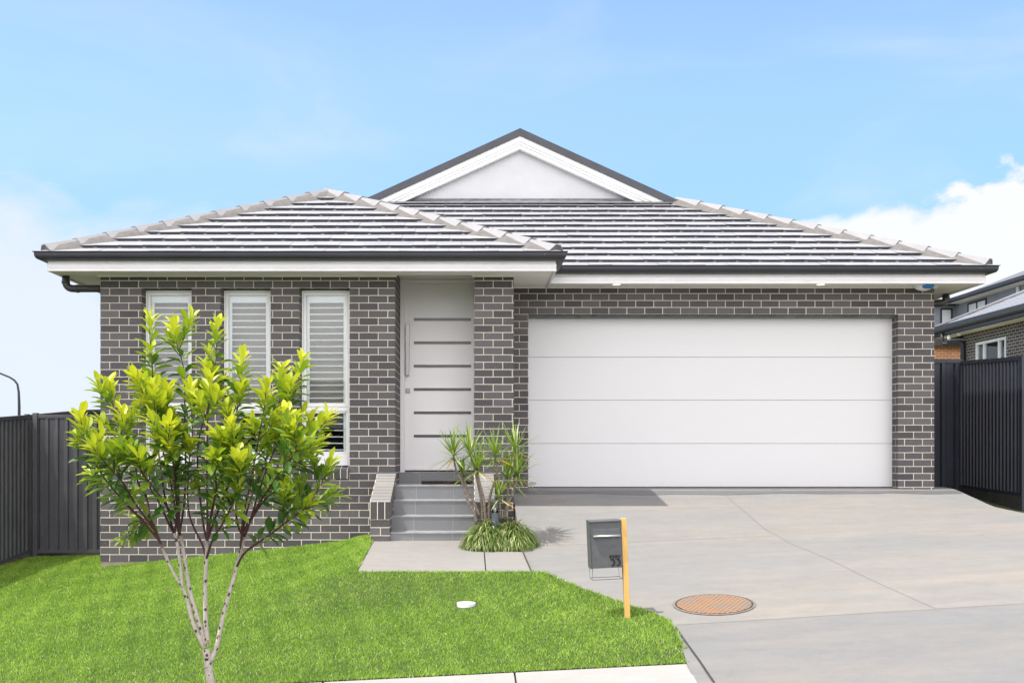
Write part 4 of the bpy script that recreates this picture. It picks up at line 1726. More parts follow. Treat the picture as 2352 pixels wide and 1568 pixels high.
# shoots: (limb, where on it, way points in picture z1 coordinates, depth at tip)
shoots = [
    ('A1', 0.55, [(440, 1330), (330, 1215), (240, 1110), (160, 985), (105, 850), (80, 720)], -0.25),
    ('A1', 0.80, [(400, 1230), (330, 1110), (230, 1000), (150, 900)], -0.42),
    ('A1', 0.98, [(470, 1200), (420, 1110), (400, 1000), (330, 850), (280, 690), (242, 540)], 0.15),
    ('A2', 0.9, [(590, 1330), (545, 1230), (480, 1120), (420, 1010), (360, 880), (320, 700)], -0.05),
    ('A1', 0.7, [(480, 1330), (440, 1345), (405, 1330)], 0.2),
    ('A2', 0.98, [(610, 1330), (575, 1180), (550, 1000), (525, 800), (510, 600), (505, 430), (490, 260), (492, 150)], 0.22),
    ('B', 0.98, [(640, 1280), (610, 1100), (560, 900), (520, 720), (470, 620), (400, 490)], -0.25),
    ('B', 0.9, [(655, 1330), (640, 1150), (625, 980), (600, 860), (610, 770)], -0.40),
    ('B', 0.98, [(690, 1250), (700, 1050), (697, 850), (695, 650), (690, 450), (650, 300), (632, 190)], 0.30),
    ('A2', 0.8, [(650, 1260), (640, 1050), (590, 850), (580, 700), (600, 560)], 0.05),
    ('C', 0.98, [(828, 1290), (825, 1100), (828, 900), (830, 740), (838, 620), (845, 500)], -0.12),
    ('C', 0.85, [(800, 1330), (780, 1150), (770, 960), (790, 800), (840, 650), (870, 480), (880, 320), (885, 180)], 0.32),
    ('C', 0.70, [(800, 1480), (755, 1390), (722, 1300), (712, 1180), (720, 1000), (740, 820), (720, 560)], 0.1),
    ('C', 0.98, [(850, 1300), (880, 1130), (860, 1000), (855, 960)], -0.45),
    ('C', 0.9, [(870, 1330), (930, 1180), (975, 1040), (980, 900), (965, 760)], -0.38),
    ('C', 0.70, [(862, 1440), (925, 1340), (1000, 1180), (1020, 1080), (1010, 980)], -0.45),
    ('D', 0.98, [(1040, 1300), (1080, 1120), (1110, 960), (1140, 790), (1165, 660), (1172, 545)], -0.15),
    ('D', 0.95, [(1000, 1330), (990, 1100), (985, 900), (1000, 700), (1020, 540), (1035, 380)], 0.28),
    ('D', 0.9, [(1070, 1370), (1120, 1200), (1170, 1050), (1230, 900), (1290, 780), (1300, 700)], 0.05),
    ('D', 0.98, [(1060, 1280), (1130, 1080), (1210, 880), (1300, 700), (1350, 560), (1390, 380)], 0.34),
    ('D', 0.8, [(1040, 1400), (1150, 1230), (1250, 1140), (1340, 1010), (1420, 880), (1540, 730)], -0.05),
    ('D', 0.7, [(1040, 1530), (1180, 1430), (1300, 1340), (1400, 1260), (1480, 1150), (1560, 990)], 0.15),
    ('D', 0.7, [(1060, 1510), (1200, 1415), (1330, 1310), (1400, 1270), (1450, 1230)], -0.25),
    ('D', 0.9, [(1080, 1340), (1180, 1190), (1290, 1060), (1400, 960), (1430, 740)], 0.30),
    ('D', 0.98, [(1070, 1240), (1150, 1050), (1210, 850), (1250, 650), (1262, 450)], 0.42),
    ('B', 0.98, [(660, 1240), (650, 1080), (600, 900), (570, 760), (510, 540)], -0.10),
    ('C', 0.95, [(860, 1260), (900, 1100), (960, 1010), (1010, 880), (1060, 780)], 0.36),
    ('B', 0.9, [(620, 1300), (540, 1180), (450, 1060), (420, 960)], -0.46),
    ('A1', 0.9, [(400, 1290), (290, 1190), (190, 1100), (130, 1060)], 0.28),
    ('D', 0.9, [(1100, 1290), (1200, 1130), (1280, 1010), (1350, 920), (1330, 800)], -0.48),
]
LV = Leaves()
GA = math.radians(137.5)


def leafy(path, start, tipness, dens, seed, big=1.0):
    r = random.Random(seed)
    tot = sum((path[k + 1] - path[k]).length for k in range(len(path) - 1))
    acc = 0.0
    ph = r.uniform(0, 6)
    nxt = start * tot
    for k in range(len(path) - 1):
        seg = path[k + 1] - path[k]
        L = seg.length
        d = seg.normalized()
        while nxt <= acc + L and nxt <= tot:
            f = nxt / tot
            p = path[k] + d * (nxt - acc)
            rem = tot - nxt
            # whorls: clusters with bare stem between
            ph += GA
            a = d.orthogonal().normalized()
            b = d.cross(a)
            rad = a * math.cos(ph) + b * math.sin(ph)
            near = max(0.0, 1 - rem / 0.20)
            ang = 1.02 - 0.62 * near + r.uniform(-0.18, 0.18)
            ld = d * math.cos(ang) + rad * math.sin(ang)
            ld = ld + Vector((0, 0, 0.10 * near - 0.10 * (1 - near)))
            Ls = (0.112 - 0.020 * near) * r.uniform(0.78, 1.15) * big
            tint = tipness * (0.20 + 0.85 * near ** 0.8) + r.uniform(-0.10, 0.10)
            if near < 0.3 and r.random() < 0.36:
                tint += 0.36
            up = Vector((r.uniform(-.3, .3), r.uniform(-.3, .3), 1))
            LV.ovate(p + rad * 0.003, ld, up, Ls, Ls * r.uniform(0.33, 0.40), tint, r.uniform(0.02, 0.28))
            step = (0.0080 if near > 0.3 else 0.0128) / dens
            if near < 0.3 and r.random() < 0.10:
                step += 0.03
            nxt += step * r.uniform(0.7, 1.3)
        acc += L


for si, (nm, frac, pl, dd) in enumerate(shoots):
    sp = tops[nm]
    k0 = min(len(sp) - 1, int(frac * (len(sp) - 1)))
    st = sp[k0]
    pts = [st]
    n = len(pl)
    d0 = st.y - TD
    for k, q in enumerate(pl):
        t = (k + 1) / n
        qq = z1(*q)
        pts.append(T(qq[0], qq[1], d0 + (dd - d0) * t ** 0.8))
    mb, path = limb_mesh(pts, 0.0072, 0.0022, 4, 6)
    o = obj('branch', mb, M['bark'], tree, smooth=True)
    tint_attr(o, [1.0] * len(mb.v))
    tot = sum((path[k + 1] - path[k]).length for k in range(len(path) - 1))
    st_f = max(0.30, 1 - 0.58 / max(tot, 0.01)) if tot > 0.45 else 0.28
    high = (pl[-1][1] < 800)
    leafy(path, st_f, 1.0 if high else 0.82, 1.0, 100 + si)
    # side twigs
    r = random.Random(300 + si)
    for q in range(3 if tot > 0.5 else 2):
        f = r.uniform(0.50, 0.88)
        kk = int(f * (len(path) - 1))
        p = path[kk]
        d = (path[min(kk + 1, len(path) - 1)] - path[max(kk - 1, 0)]).normalized()
        a = d.orthogonal().normalized()
        b = d.cross(a)
        ph = r.uniform(0, 6.28)
        td = (d * 0.8 + (a * math.cos(ph) + b * math.sin(ph)) * 0.75 + Vector((0, 0, 0.25))).normalized()
        ln = r.uniform(0.10, 0.20)
        tw = [p, p + td * ln * 0.5, p + td * ln + Vector((0, 0, 0.02))]
        mb, tp = limb_mesh(tw, 0.003, 0.0015, 3, 5)
        o = obj('twig', mb, M['bark'], tree, smooth=True)
        tint_attr(o, [1.0] * len(mb.v))
        leafy(tp, 0.25, 0.85 if high else 0.6, 0.9, 900 + 10 * si + q, 0.95)
LV.build('crown', M['leaf'], tree)
# fold the twigs and branches into one branch part each limb would carry

# ------------------------------------------------------------------ dracaena and strappy tufts
PD = 12.55


def z6(x, y):                                   # reading of the close view, in picture pixels
    sx, sy = 1700 + x / 3.2, 1600 + y / 3.2
    return (sx / 1.6327, sy / 1.6327)


def Dp(x, y, dy=0.0):
    q = z6(x, y)
    return Vector(((q[0] - VX) * (PD + dy) / F, PD + dy, (VY - q[1]) * (PD + dy) / F))


drac = thing('dracaena_shrub', 'spiky leaved multi stemmed shrub beside the entry steps', 'shrub', (0.3, PD, -1.03))
heads = [
    (5, 350, -0.05, [(5, 370), (30, 500), (95, 640), (135, 740), (165, 860), (200, 950), (255, 1030), (275, 1150)]),
    (205, 335, 0.12, [(210, 345), (235, 430), (270, 560), (300, 700), (330, 850), (345, 960), (345, 1100)]),
    (505, 370, -0.06, [(505, 380), (525, 500), (510, 620), (470, 730), (440, 850), (425, 1000), (430, 1150)]),
    (745, 300, 0.10, [(742, 310), (745, 450), (745, 560), (760, 620)]),
    (290, 520, -0.10, [(288, 535), (310, 640), (345, 780), (370, 890), (375, 1000), (400, 1140)]),
    (130, 605, 0.02, [(125, 620), (160, 720), (220, 840), (270, 960), (310, 1060)]),
    (655, 635, 0.02, [(660, 655), (655, 800), (640, 940), (610, 1100)]),
    (770, 590, -0.04, [(768, 600), (745, 700), (700, 820), (650, 940), (640, 1100)]),
    (545, 850, -0.14, [(550, 870), (560, 980), (560, 1100)]),
]
for hi, (hx, hy, dd, st) in enumerate(heads):
    pts = [Dp(x, y, dd * (1 - k / len(st))) for k, (x, y) in enumerate(st)]
    sp = smooth_path(pts, 4)
    rr = [0.0110 + (0.0165 - 0.0110) * (k / (len(sp) - 1)) + (0.0012 if k % 2 else -0.0008) for k in range(len(sp))]
    if hi == 3:
        rr = [0.011] * len(sp)
    mb = MB()
    mb.tube(sp, rr, 10)
    obj('stem', mb, M['stem'], drac, smooth=True)
    lv = Leaves()
    r = random.Random(50 + hi)
    top = pts[0]
    ax = (pts[0] - pts[1]).normalized()
    ax = (ax + Vector((0, 0, 1.2))).normalized()
    a = ax.orthogonal().normalized()
    b = ax.cross(a)
    nleaf = 46 if hi not in (5, 8) else 34
    size = (0.365 if hi not in (5, 8) else 0.28)
    for k in range(nleaf):
        f = k / (nleaf - 1)
        ph = k * GA + r.uniform(-.2, .2)
        ang = math.radians(112 - 100 * f) + r.uniform(-.1, .1)
        d = ax * math.cos(ang) + (a * math.cos(ph) + b * math.sin(ph)) * math.sin(ang)
        L = size * r.uniform(0.72, 1.1)
        tint = r.uniform(0.15, 0.55)
        if r.random() < 0.20:
            tint = r.uniform(0.72, 0.86)
        if f < 0.07 and r.random() < 0.45:
            tint = 1.0
        lv.blade(top + ax * (0.05 * f), d, L, r.uniform(0.021, 0.028), 0.30 - 0.2 * f, tint, 6)
    lv.build('leaf_rosette', M['drac'], drac)


def tuft(name, label, cx, cy, cz, R, Hh, n, seed):
    lv = Leaves()
    r = random.Random(seed)
    for k in range(n):
        a = r.uniform(0, 6.283)
        q = r.random() ** 0.42
        rad = R * 0.80 * q
        hz = Hh * 0.66 * math.sqrt(max(0.0, 1 - q * q)) * r.uniform(0.55, 1.0)
        p = Vector((cx + rad * math.cos(a), cy + rad * math.sin(a), cz + hz))
        out = Vector((math.cos(a + r.uniform(-.6, .6)), math.sin(a + r.uniform(-.6, .6)), 0))
        d = out * (0.25 + 0.9 * q) * r.uniform(0.6, 1.2) + Vector((0, 0, 1.0 - 0.35 * q))
        L = r.uniform(0.11, 0.18) * Hh / 0.36
        lv.blade(p, d, L, r.uniform(0.009, 0.0135), r.uniform(1.6, 3.0), min(1, max(0, r.gauss(0.44, 0.30))), 6)
    return tag(lv.build(name, M['lirio'], at=(cx, cy, cz)), label, 'grass tuft', 'strappy grass tufts by the steps')


tuft('grass_tuft', 'strappy grass tuft nearest the steps, under the left dracaena stems', 0.185, 12.44, -1.09, 0.25, 0.42, 1700, 1)
tuft('grass_tuft', 'strappy grass tuft at the driveway edge, right of the bollard light', 0.475, 12.48, -1.09, 0.265, 0.42, 1900, 2)

# ------------------------------------------------------------------ street lamp and far house on the left
LD = 48.0
q0 = W(43, 1100, LD)
lamp = thing('street_lamp', 'far street lamp with a curved arm above the left fence', 'street lamp', (q0.x, LD, -4.5))
mb = MB()
P = [W(44, 1030, LD), W(44, 930, LD), W(43, 900, LD), W(40, 882, LD), W(33, 873, LD), W(22, 866, LD), W(0, 857, LD), W(-22, 850, LD)]
P[0].z = -4.5
rr = [0.10, 0.06, 0.05, 0.045, 0.042, 0.04, 0.04, 0.04]
mb.tube(P, rr, 10)
obj('pole', mb, M['gutter'], lamp, smooth=True)
mb = MB()
e = P[-1]
mb.hexa([(e.x - .7, LD - .12, e.z - .06), (e.x, LD - .08, e.z - .06), (e.x, LD + .08, e.z - .06), (e.x - .7, LD + .12, e.z - .06),
         (e.x - .6, LD - .10, e.z + .10), (e.x, LD - .06, e.z + .05), (e.x, LD + .06, e.z + .05), (e.x - .6, LD + .10, e.z + .10)])
obj('lamp_head', mb, M['gutter'], lamp)


def hip_house(root, x0, x1, y0, y1, zb, zw, pitch, wall, tile, over=0.5, gut=True):
    mb = MB()
    mb.box(x0, x1, y0, y1, zb, zw)
    obj('wall', mb, wall, root, (x0, zw))
    a, b, c, d = x0 - over, x1 + over, y0 - over, y1 + over
    w = min(b - a, d - c) / 2
    zr = zw + 0.1 + w * pitch
    mb = MB()
    if b - a >= d - c:
        r0, r1 = (a + w, (c + d) / 2, zr), (b - w, (c + d) / 2, zr)
        mb.poly([(a, c, zw + .1), (b, c, zw + .1), r1, r0])
        mb.poly([(b, d, zw + .1), (a, d, zw + .1), r0, r1])
        mb.poly([(a, d, zw + .1), (a, c, zw + .1), r0])
        mb.poly([(b, c, zw + .1), (b, d, zw + .1), r1])
    else:
        r0, r1 = ((a + b) / 2, c + w, zr), ((a + b) / 2, d - w, zr)
        mb.poly([(a, d, zw + .1), (a, c, zw + .1), r0, r1])
        mb.poly([(b, c, zw + .1), (b, d, zw + .1), r1, r0])
        mb.poly([(a, c, zw + .1), (b, c, zw + .1), r0])
        mb.poly([(b, d, zw + .1), (a, d, zw + .1), r1])
    rf = obj('roof', mb, tile, root)
    mb = MB()
    mb.box(a, b, c, d, zw, zw + 0.03)
    obj('soffit', mb, M['soffit'], root)
    mb = MB()
    mb.sweep([(-0.02, zw - 0.16), (0.06, zw - 0.16), (0.12, zw - 0.06), (0.13, zw + 0.12), (-0.02, zw + 0.12)], [(a, d), (a, c), (b, c), (b, d), (a, d)])
    obj('gutter', mb, M['gutter'], root)
    return rf


def ribtile(name, c1, c2, row=0.36, axis=1):
    """courses of profiled tiles read at a distance"""
    m, nt, b, _ = new_mat(name)
    tc = N(nt, 'ShaderNodeTexCoord')
    br = N(nt, 'ShaderNodeTexBrick')
    br.inputs['Scale'].default_value = 1.0
    br.inputs['Brick Width'].default_value = 0.33
    br.inputs['Row Height'].default_value = row
    br.inputs['Mortar Size'].default_value = 0.06
    br.inputs['Mortar Smooth'].default_value = 0.3
    br.inputs['Color1'].default_value = rgba(c1)
    br.inputs['Color2'].default_value = rgba(tuple(.85 * k for k in c1))
    br.inputs['Mortar'].default_value = rgba(c2)
    mp = N(nt, 'ShaderNodeMapping')
    if axis == 0:
        mp.inputs['Rotation'].default_value = (0, 0, math.radians(90))
    nt.links.new(tc.outputs['UV'], mp.inputs[0])
    nt.links.new(mp.outputs[0], br.inputs['Vector'])
    nt.links.new(br.outputs['Color'], b.inputs['Base Color'])
    b.inputs['Roughness'].default_value = 0.55
    return m


M['tile_pale'] = ribtile('pale_far_tiles', (0.42, 0.39, 0.35), (0.22, 0.20, 0.19))
M['tile_a'] = ribtile('profiled_grey_tiles', (0.34, 0.35, 0.38), (0.10, 0.105, 0.12), 0.34, 0)
M['tile_b'] = ribtile('far_grey_tiles', (0.20, 0.21, 0.23), (0.10, 0.10, 0.115), 0.34, 0)

fh = thing('far_house', 'distant house with a pale tiled roof just showing over the left fence', 'house', (-19.5, 42, -3))
hip_house(fh, -23.5, -17.2, 40.5, 46, -4.5, 0.42, 0.42, M['render_grey'], M['tile_pale'])

# ------------------------------------------------------------------ neighbours on the right
AX = 17.0
na = thing('neighbour_house', 'single storey brick neighbour house with white window seen over the right fence', 'house', (AX, 36, 1.0))
mb = MB()
wy0, wy1, wz0, wz1 = 35.35, 37.45, 2.55, 3.62
y0, y1 = 26.0, 38.4
mb.box(AX, AX + 0.2, y0, wy0, 0.5, 4.0)
mb.box(AX, AX + 0.2, wy1, y1, 0.5, 4.0)
mb.box(AX, AX + 0.2, wy0, wy1, 0.5, wz0)
mb.box(AX, AX + 0.2, wy0, wy1, wz1, 4.0)
mb.box(AX + 0.2, AX + 9, y1 - 0.2, y1, 0.5, 4.0)
mb.box(AX + 0.2, AX + 9, y0, y0 + 0.2, 0.5, 4.0)
obj('wall', mb, M['brick_far'], na, (0, 4.0))
mb = MB()
xx = AX - 0.02


def ring_x(mb, y0, y1, z0, z1, w, x0, x1):
    mb.box(x0, x1, y0, y0 + w, z0, z1)
    mb.box(x0, x1, y1 - w, y1, z0, z1)
    mb.box(x0, x1, y0 + w, y1 - w, z1 - w, z1)
    mb.box(x0, x1, y0 + w, y1 - w, z0, z0 + w)


ring_x(mb, wy0, wy1, wz0, wz1, 0.08, xx, xx + 0.14)
mb.box(xx, xx + 0.14, 35.80, 35.87, wz0 + .08, wz1 - .08)
mb.box(xx, xx + 0.14, 36.85, 36.92, wz0 + .08, wz1 - .08)
wf = obj('window', mb, M['white'], na)
mb = MB()
mb.box(xx + 0.06, xx + 0.07, wy0 + .08, wy1 - .08, wz0 + .08, wz1 - .08)
obj('pane', mb, M['glass'], wf)
mb = MB()
n = 30
pts = [(xx + 0.11 + 0.02 * math.sin(k * 1.7), 35.45 + (37.35 - 35.45) * k / n) for k in range(n + 1)]
for k in range(n):
    a, b = pts[k], pts[k + 1]
    mb.poly([(a[0], a[1], wz0), (b[0], b[1], wz0), (b[0], b[1], wz1), (a[0], a[1], wz1)])
obj('curtain', mb, M['curtain'], wf)
ex, zE = AX - 0.5, 4.28
mb = MB()
ww = 5.2
ridge = zE + 0.06 + ww * 0.455
mb.poly([(ex, 39.7, zE + .06), (ex, 25.4, zE + .06), (ex + ww, 25.4 + ww, ridge), (ex + ww, 39.7 - ww, ridge)])
mb.poly([(ex + 2 * ww, 25.4, zE + .06), (ex + 2 * ww, 39.7, zE + .06), (ex + ww, 39.7 - ww, ridge), (ex + ww, 25.4 + ww, ridge)])
mb.poly([(ex, 25.4, zE + .06), (ex + 2 * ww, 25.4, zE + .06), (ex + ww, 25.4 + ww, ridge)])
mb.poly([(ex + 2 * ww, 39.7, zE + .06), (ex, 39.7, zE + .06), (ex + ww, 39.7 - ww, ridge)])
rf = obj('roof', mb, M['tile_a'], na)
mb = MB()
mb.tube([(ex + .05, 39.65, zE + .10), (ex + ww, 39.7 - ww, ridge + .05)], 0.07, 8)
obj('ridge_capping', mb, M['ridge'], rf, smooth=True)
mb = MB()
mb.box(ex, AX + 0.05, 25.4, 39.7, 4.0, 4.02)
obj('soffit', mb, M['soffit'], na)
mb = MB()
mb.sweep([(-0.03, 4.0), (0.0, 4.0), (0.0, 4.14), (0.08, 4.15), (0.13, 4.2), (0.14, 4.36), (-0.03, 4.36)], [(ex + 2 * ww, 39.7), (ex, 39.7), (ex, 25.4), (ex + 2 * ww, 25.4)][::1])
obj('gutter', mb, M['gutter'], na)
mb = MB()
mb.tube(elbow((ex - .03, 38.9, 4.1), (ex - .03, 38.9, 3.72), (AX - .1, 38.35, 3.72), .05, .1), 0.06, 8)
mb.tube(elbow((ex + .1, 38.75, 3.72), (AX - .07, 38.3, 3.72), (AX - .07, 38.3, 0.6), .05, .1), 0.09, 8)
obj('downpipe', mb, M['gutter'], na, smooth=True)
q = W(2204, 765, 38.0)
mb = MB()
mb.lathe([(0.015, -0.10), (0.06, -0.07), (0.075, -0.02), (0.06, 0.03), (0.03, 0.05)], q, 14)
obj('camera', mb, M['pipecap'], na, smooth=True)
q = W(2180, 775, 38.5)
mb = MB()
mb.lathe([(0.02, -0.09), (0.06, -0.06), (0.065, 0.0), (0.04, 0.06), (0.03, 0.2)], q, 14)
obj('porch_light', mb, M['pipecap'], na, smooth=True)
mb = MB()
mb.box(13.0, AX + 2, 40.9, 41.2, 3.86, 4.35)
mb.box(13.0, 13.3, 40.9, 41.2, 0.3, 3.86)
obj('beam', mb, M['dkbeam'], na)

oh = thing('orange_brick_house', 'orange brick house wall glimpsed in the gap over the right gate', 'house', (18, 46, 0.5))
hip_house(oh, 17.6, 24.5, 46, 52, 0, 4.45, 0.06, M['brick_orange'], M['tile_b'], over=0.3)

BX = 26.1
nb = thing('two_storey_house', 'grey rendered two storey house with tiled roof far behind the right fence', 'house', (BX, 56, 1.0))
mb = MB()
mb.box(BX, BX + 12, 44, 60, 1, 7.85)
mb.box(BX - 10, BX + 12, 60, 66, 1, 7.85)
obj('wall', mb, M['render_grey'], nb)
mb = MB()
bx0 = BX - 0.6
w = 6.6
zz = 8.0
mb.poly([(bx0, 60.6, zz), (bx0, 43.4, zz), (bx0 + w, 43.4 + w, zz + w * .42), (bx0 + w, 60.6 - w, zz + w * .42)])
mb.poly([(bx0, 43.4, zz), (bx0 + 2 * w, 43.4, zz), (bx0 + w, 43.4 + w, zz + w * .42)])
mb.poly([(bx0 + 2 * w, 60.6, zz), (bx0, 60.6, zz), (bx0 + w, 60.6 - w, zz + w * .42)])
mb.poly([(bx0 + 2 * w, 43.4, zz), (bx0 + 2 * w, 60.6, zz), (bx0 + w, 60.6 - w, zz + w * .42), (bx0 + w, 43.4 + w, zz + w * .42)])
obj('roof', mb, M['tile_b'], nb)
mb = MB()
mb.box(bx0, BX + 0.02, 43.4, 60, 7.82, 7.84)
mb.box(BX - 10, BX + 0.02, 59.4, 60, 7.82, 7.84)
obj('soffit', mb, M['soffit'], nb)
mb = MB()
mb.sweep([(-0.03, 7.84), (0.06, 7.84), (0.14, 7.9), (0.15, 8.06), (-0.03, 8.06)], [(BX - 10, 59.4), (bx0, 59.4), (bx0, 43.4), (bx0 + 2 * w, 43.4)][::1])
obj('gutter', mb, M['gutter'], nb)


def far_window(x0, x1, y0, y1, z0, z1, along):
    mb = MB()
    if along == 'y':
        ring_x(mb, y0, y1, z0, z1, 0.09, x0 - 0.05, x0 + 0.02)
        mb.box(x0 - 0.05, x0 + 0.02, (y0 + y1) / 2 - .05, (y0 + y1) / 2 + .05, z0 + .09, z1 - .09)
    else:
        ring(mb, x0, x1, z0, z1, 0.08, y0 - 0.05, y0 + 0.02)
    f = obj('window', mb, M['gutter'], nb)
    mb = MB()
    if along == 'y':
        mb.box(x0 - 0.02, x0 - 0.005, y0 + .09, y1 - .09, z0 + .09, z1 - .09)
    else:
        mb.box(x0 + .08, x1 - .08, y0 - 0.02, y0 - 0.005, z0 + .08, z1 - .08)
    obj('pane', mb, M['curtain'], f)


far_window(25.3, 25.95, 60, 60, 6.6, 7.66, 'x')
far_window(BX, BX, 56.3, 58.4, 6.7, 7.72, 'y')
mb = MB()
mb.tube([(BX - .1, 52.9, 7.8), (BX - .1, 52.9, 7.5), (BX - .1, 53.2, 7.3), (BX - .1, 53.2, 3)], 0.09, 8)
obj('downpipe', mb, M['pipecap'], nb, smooth=True)

# the house across the street, mirrored in the front windows
op = thing('opposite_house', 'brick house across the street, seen only as a reflection in the windows', 'house', (-4, -26, -2.2))
hip_house(op, -15, 5, -34, -23, -2.3, 0.9, 0.42, M['brick_far'], M['tile_pale'])

# ------------------------------------------------------------------ light, sky, camera
LDIR = Vector((1.0, 0.45, -2.35)).normalized()
sun = bpy.data.lights.new('sun', 'SUN')
sun.energy = 3.0
sun.angle = math.radians(0.55)
sun.color = (1.0, 0.95, 0.87)
so = bpy.data.objects.new('sun', sun)
so.rotation_euler = LDIR.to_track_quat('-Z', 'Y').to_euler()
COL.objects.link(so)

world = bpy.data.worlds.new('World')
scene.world = world
world.use_nodes = True
nt = world.node_tree
nt.nodes.clear()
out = nt.nodes.new('ShaderNodeOutputWorld')
bg = nt.nodes.new('ShaderNodeBackground')
bg.inputs['Strength'].default_value = 0.15
nt.links.new(bg.outputs[0], out.inputs[0])
sky = nt.nodes.new('ShaderNodeTexSky')
sky.sky_type = 'NISHITA'
sky.sun_disc = False
sky.sun_elevation = math.asin(-LDIR.z)
sky.sun_rotation = math.atan2(-LDIR.x, -LDIR.y)
sky.air_density = 1.0
sky.dust_density = 0.6
sky.ozone_density = 2.0
tc = nt.nodes.new('ShaderNodeTexCoord')
dirv = tc.outputs['Generated']
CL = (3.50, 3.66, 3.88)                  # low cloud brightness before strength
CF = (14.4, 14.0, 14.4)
CH = (5.0, 4.95, 5.25)                    # unseen bright cloud added overhead and behind the viewer to lift the shade


def mth(op, a, b=None, clamp=False):
    n = nt.nodes.new('ShaderNodeMath')
    n.operation = op
    n.use_clamp = clamp
    for i, v in enumerate((a, b)):
        if v is None:
            continue
        if hasattr(v, 'is_linked'):
            nt.links.new(v, n.inputs[i])
        else:
            n.inputs[i].default_value = v
    return n.outputs[0]


def mrange(v, a, b, c=0.0, d=1.0):
    n = nt.nodes.new('ShaderNodeMapRange')
    n.interpolation_type = 'SMOOTHSTEP'
    nt.links.new(v, n.inputs[0])
    for i, k in enumerate((a, b, c, d)):
        n.inputs[1 + i].default_value = k
    return n.outputs[0]


def wnoise(scale, detail, st=(1, 1, 2.5), dist=0.0, seed=(0, 0, 0)):
    mp = nt.nodes.new('ShaderNodeMapping')
    mp.inputs['Scale'].default_value = st
    mp.inputs['Location'].default_value = seed
    nt.links.new(dirv, mp.inputs[0])
    n = nt.nodes.new('ShaderNodeTexNoise')
    n.inputs['Scale'].default_value = scale
    n.inputs['Detail'].default_value = detail
    n.inputs['Roughness'].default_value = 0.55
    n.inputs['Distortion'].default_value = dist
    nt.links.new(mp.outputs[0], n.inputs['Vector'])
    return n.outputs[0]


sep = nt.nodes.new('ShaderNodeSeparateXYZ')
nt.links.new(dirv, sep.inputs[0])
tinted = mixc(nt, 1.0, sky.outputs[0], mixc(nt, mrange(sep.outputs[2], 0.06, 0.34), (0.41, 0.585, 0.90), (0.98, 1.02, 1.02)), 'MULTIPLY')
n1 = wnoise(3.2, 7, (1, 1, 3.2), 0.4)
wisp = mrange(n1, 0.46, 0.80)
# thin veil: more of it low down and towards the west
lowv = mth('ADD', mrange(sep.outputs[2], 0.24, 0.02), mth('MULTIPLY', sep.outputs[0], -0.55))
veil = mth('MULTIPLY', mth('ADD', lowv, 0.12), mrange(n1, 0.30, 0.72), True)


def blob(px, py, sx, sz, seed, thr0, thr1, nscale=7.0):
    d = Vector(((px - VX), F, (VY - py))).normalized()
    vm = nt.nodes.new('ShaderNodeVectorMath')
    vm.operation = 'SUBTRACT'
    nt.links.new(dirv, vm.inputs[0])
    vm.inputs[1].default_value = d
    mp = nt.nodes.new('ShaderNodeMapping')
    mp.inputs['Scale'].default_value = (1 / sx, 1 / sx, 1 / sz)
    nt.links.new(vm.outputs[0], mp.inputs[0])
    ln = nt.nodes.new('ShaderNodeVectorMath')
    ln.operation = 'LENGTH'
    nt.links.new(mp.outputs[0], ln.inputs[0])
    nn = wnoise(nscale, 8, (1, 1, 1.6), 0.2, seed)
    v = mth('ADD', mth('SUBTRACT', 1.0, ln.outputs['Value']), mth('MULTIPLY', mth('SUBTRACT', nn, 0.5), 1.5))
    return mrange(v, thr0, thr1)


def blob_dir(d, sx, sz):
    d = Vector(d).normalized()
    vm = nt.nodes.new('ShaderNodeVectorMath')
    vm.operation = 'SUBTRACT'
    nt.links.new(dirv, vm.inputs[0])
    vm.inputs[1].default_value = d
    mp = nt.nodes.new('ShaderNodeMapping')
    mp.inputs['Scale'].default_value = (1 / sx, 1 / sx, 1 / sz)
    nt.links.new(vm.outputs[0], mp.inputs[0])
    ln = nt.nodes.new('ShaderNodeVectorMath')
    ln.operation = 'LENGTH'
    nt.links.new(mp.outputs[0], ln.inputs[0])
    v = mth('ADD', mth('SUBTRACT', 1.0, ln.outputs['Value']), mth('MULTIPLY', mth('SUBTRACT', n1, 0.5), 0.8))
    return mrange(v, 0.0, 0.55)


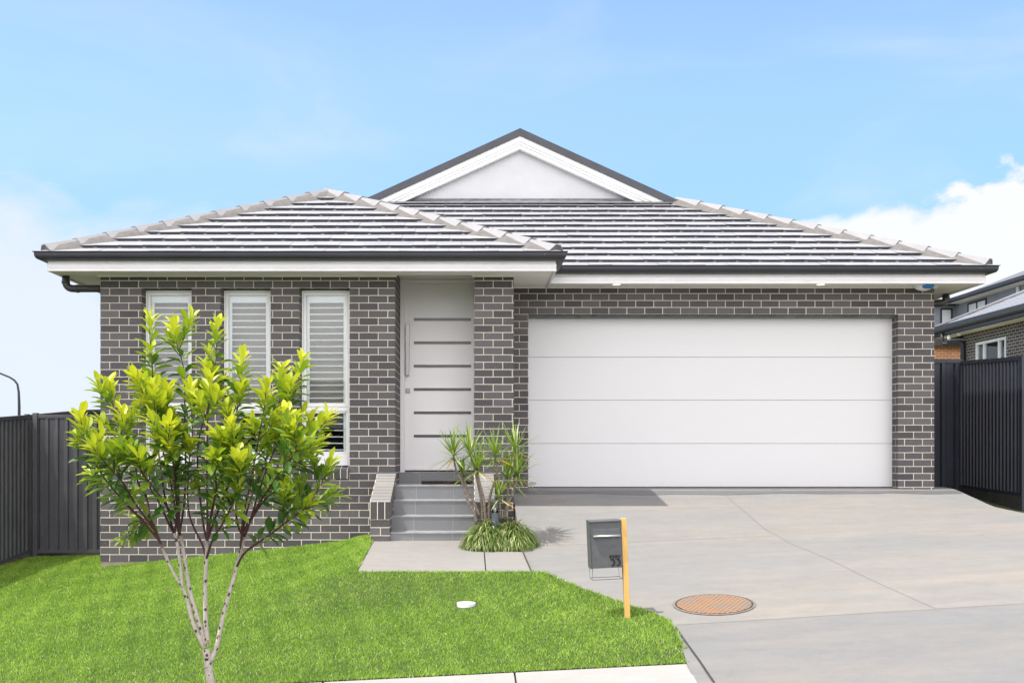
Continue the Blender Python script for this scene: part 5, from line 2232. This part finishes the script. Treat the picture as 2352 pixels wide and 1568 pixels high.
cum = blob(2380, 680, 0.275, 0.100, (3, 1, 2), 0.02, 0.14, 9.0)
cum2 = blob(2010, 640, 0.22, 0.062, (7, 3, 1), 0.02, 0.25, 10.0)
cum3 = blob(-40, 850, 0.34, 0.16, (1, 8, 4), -0.05, 0.55, 8.0)
m1 = mth('MAXIMUM', mth('MULTIPLY', veil, 0.72), mth('MULTIPLY', wisp, 0.38))
m2 = mth('MAXIMUM', m1, mth('MULTIPLY', cum, 0.97))
m2 = mth('MAXIMUM', m2, mth('MULTIPLY', cum2, 0.8))
m2 = mth('MAXIMUM', m2, mth('MULTIPLY', cum3, 0.85))
shade = mixc(nt, wnoise(11, 6, (1, 1, 2), 0.3, (5, 5, 5)), tuple(0.94 * k for k in CL), CL)
fin = mixc(nt, m2, tinted, shade)
fin = mixc(nt, mth('MULTIPLY', mth('MAXIMUM', cum, cum2), 0.8), fin, (3.85, 3.92, 4.0))
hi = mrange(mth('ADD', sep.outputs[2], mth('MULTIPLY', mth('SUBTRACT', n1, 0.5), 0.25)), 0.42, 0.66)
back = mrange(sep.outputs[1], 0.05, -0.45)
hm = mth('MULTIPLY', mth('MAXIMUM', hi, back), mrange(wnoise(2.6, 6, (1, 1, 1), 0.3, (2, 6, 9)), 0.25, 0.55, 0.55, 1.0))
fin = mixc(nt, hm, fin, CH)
# unseen bright cloud lobe added behind the viewer to light the porch and door
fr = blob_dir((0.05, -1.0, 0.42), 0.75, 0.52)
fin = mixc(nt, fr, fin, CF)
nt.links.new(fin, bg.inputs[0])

cam = bpy.data.cameras.new('camera')
co = bpy.data.objects.new('camera', cam)
cam.sensor_width = 36.0
cam.lens = 36.0 * F / 2352.0
cam.shift_x = (1176 - VX) / 2352.0
cam.shift_y = -(784 - VY) / 2352.0
cam.clip_start = 0.1
cam.clip_end = 2000
co.location = (0, 0, 0)
co.rotation_euler = (math.radians(90), 0, 0)
COL.objects.link(co)
scene.camera = co

scene.view_settings.view_transform = 'Standard'
scene.view_settings.look = 'None'
scene.view_settings.exposure = 0.8
scene.view_settings.gamma = 1.0
scene.cycles.max_bounces = 8
scene.cycles.transparent_max_bounces = 12
scene.cycles.use_denoising = True
scene.cycles.sample_clamp_indirect = 8

for o in scene.objects:
    if o.parent is None and o.type != 'LIGHT':
        o.location.z += EYE
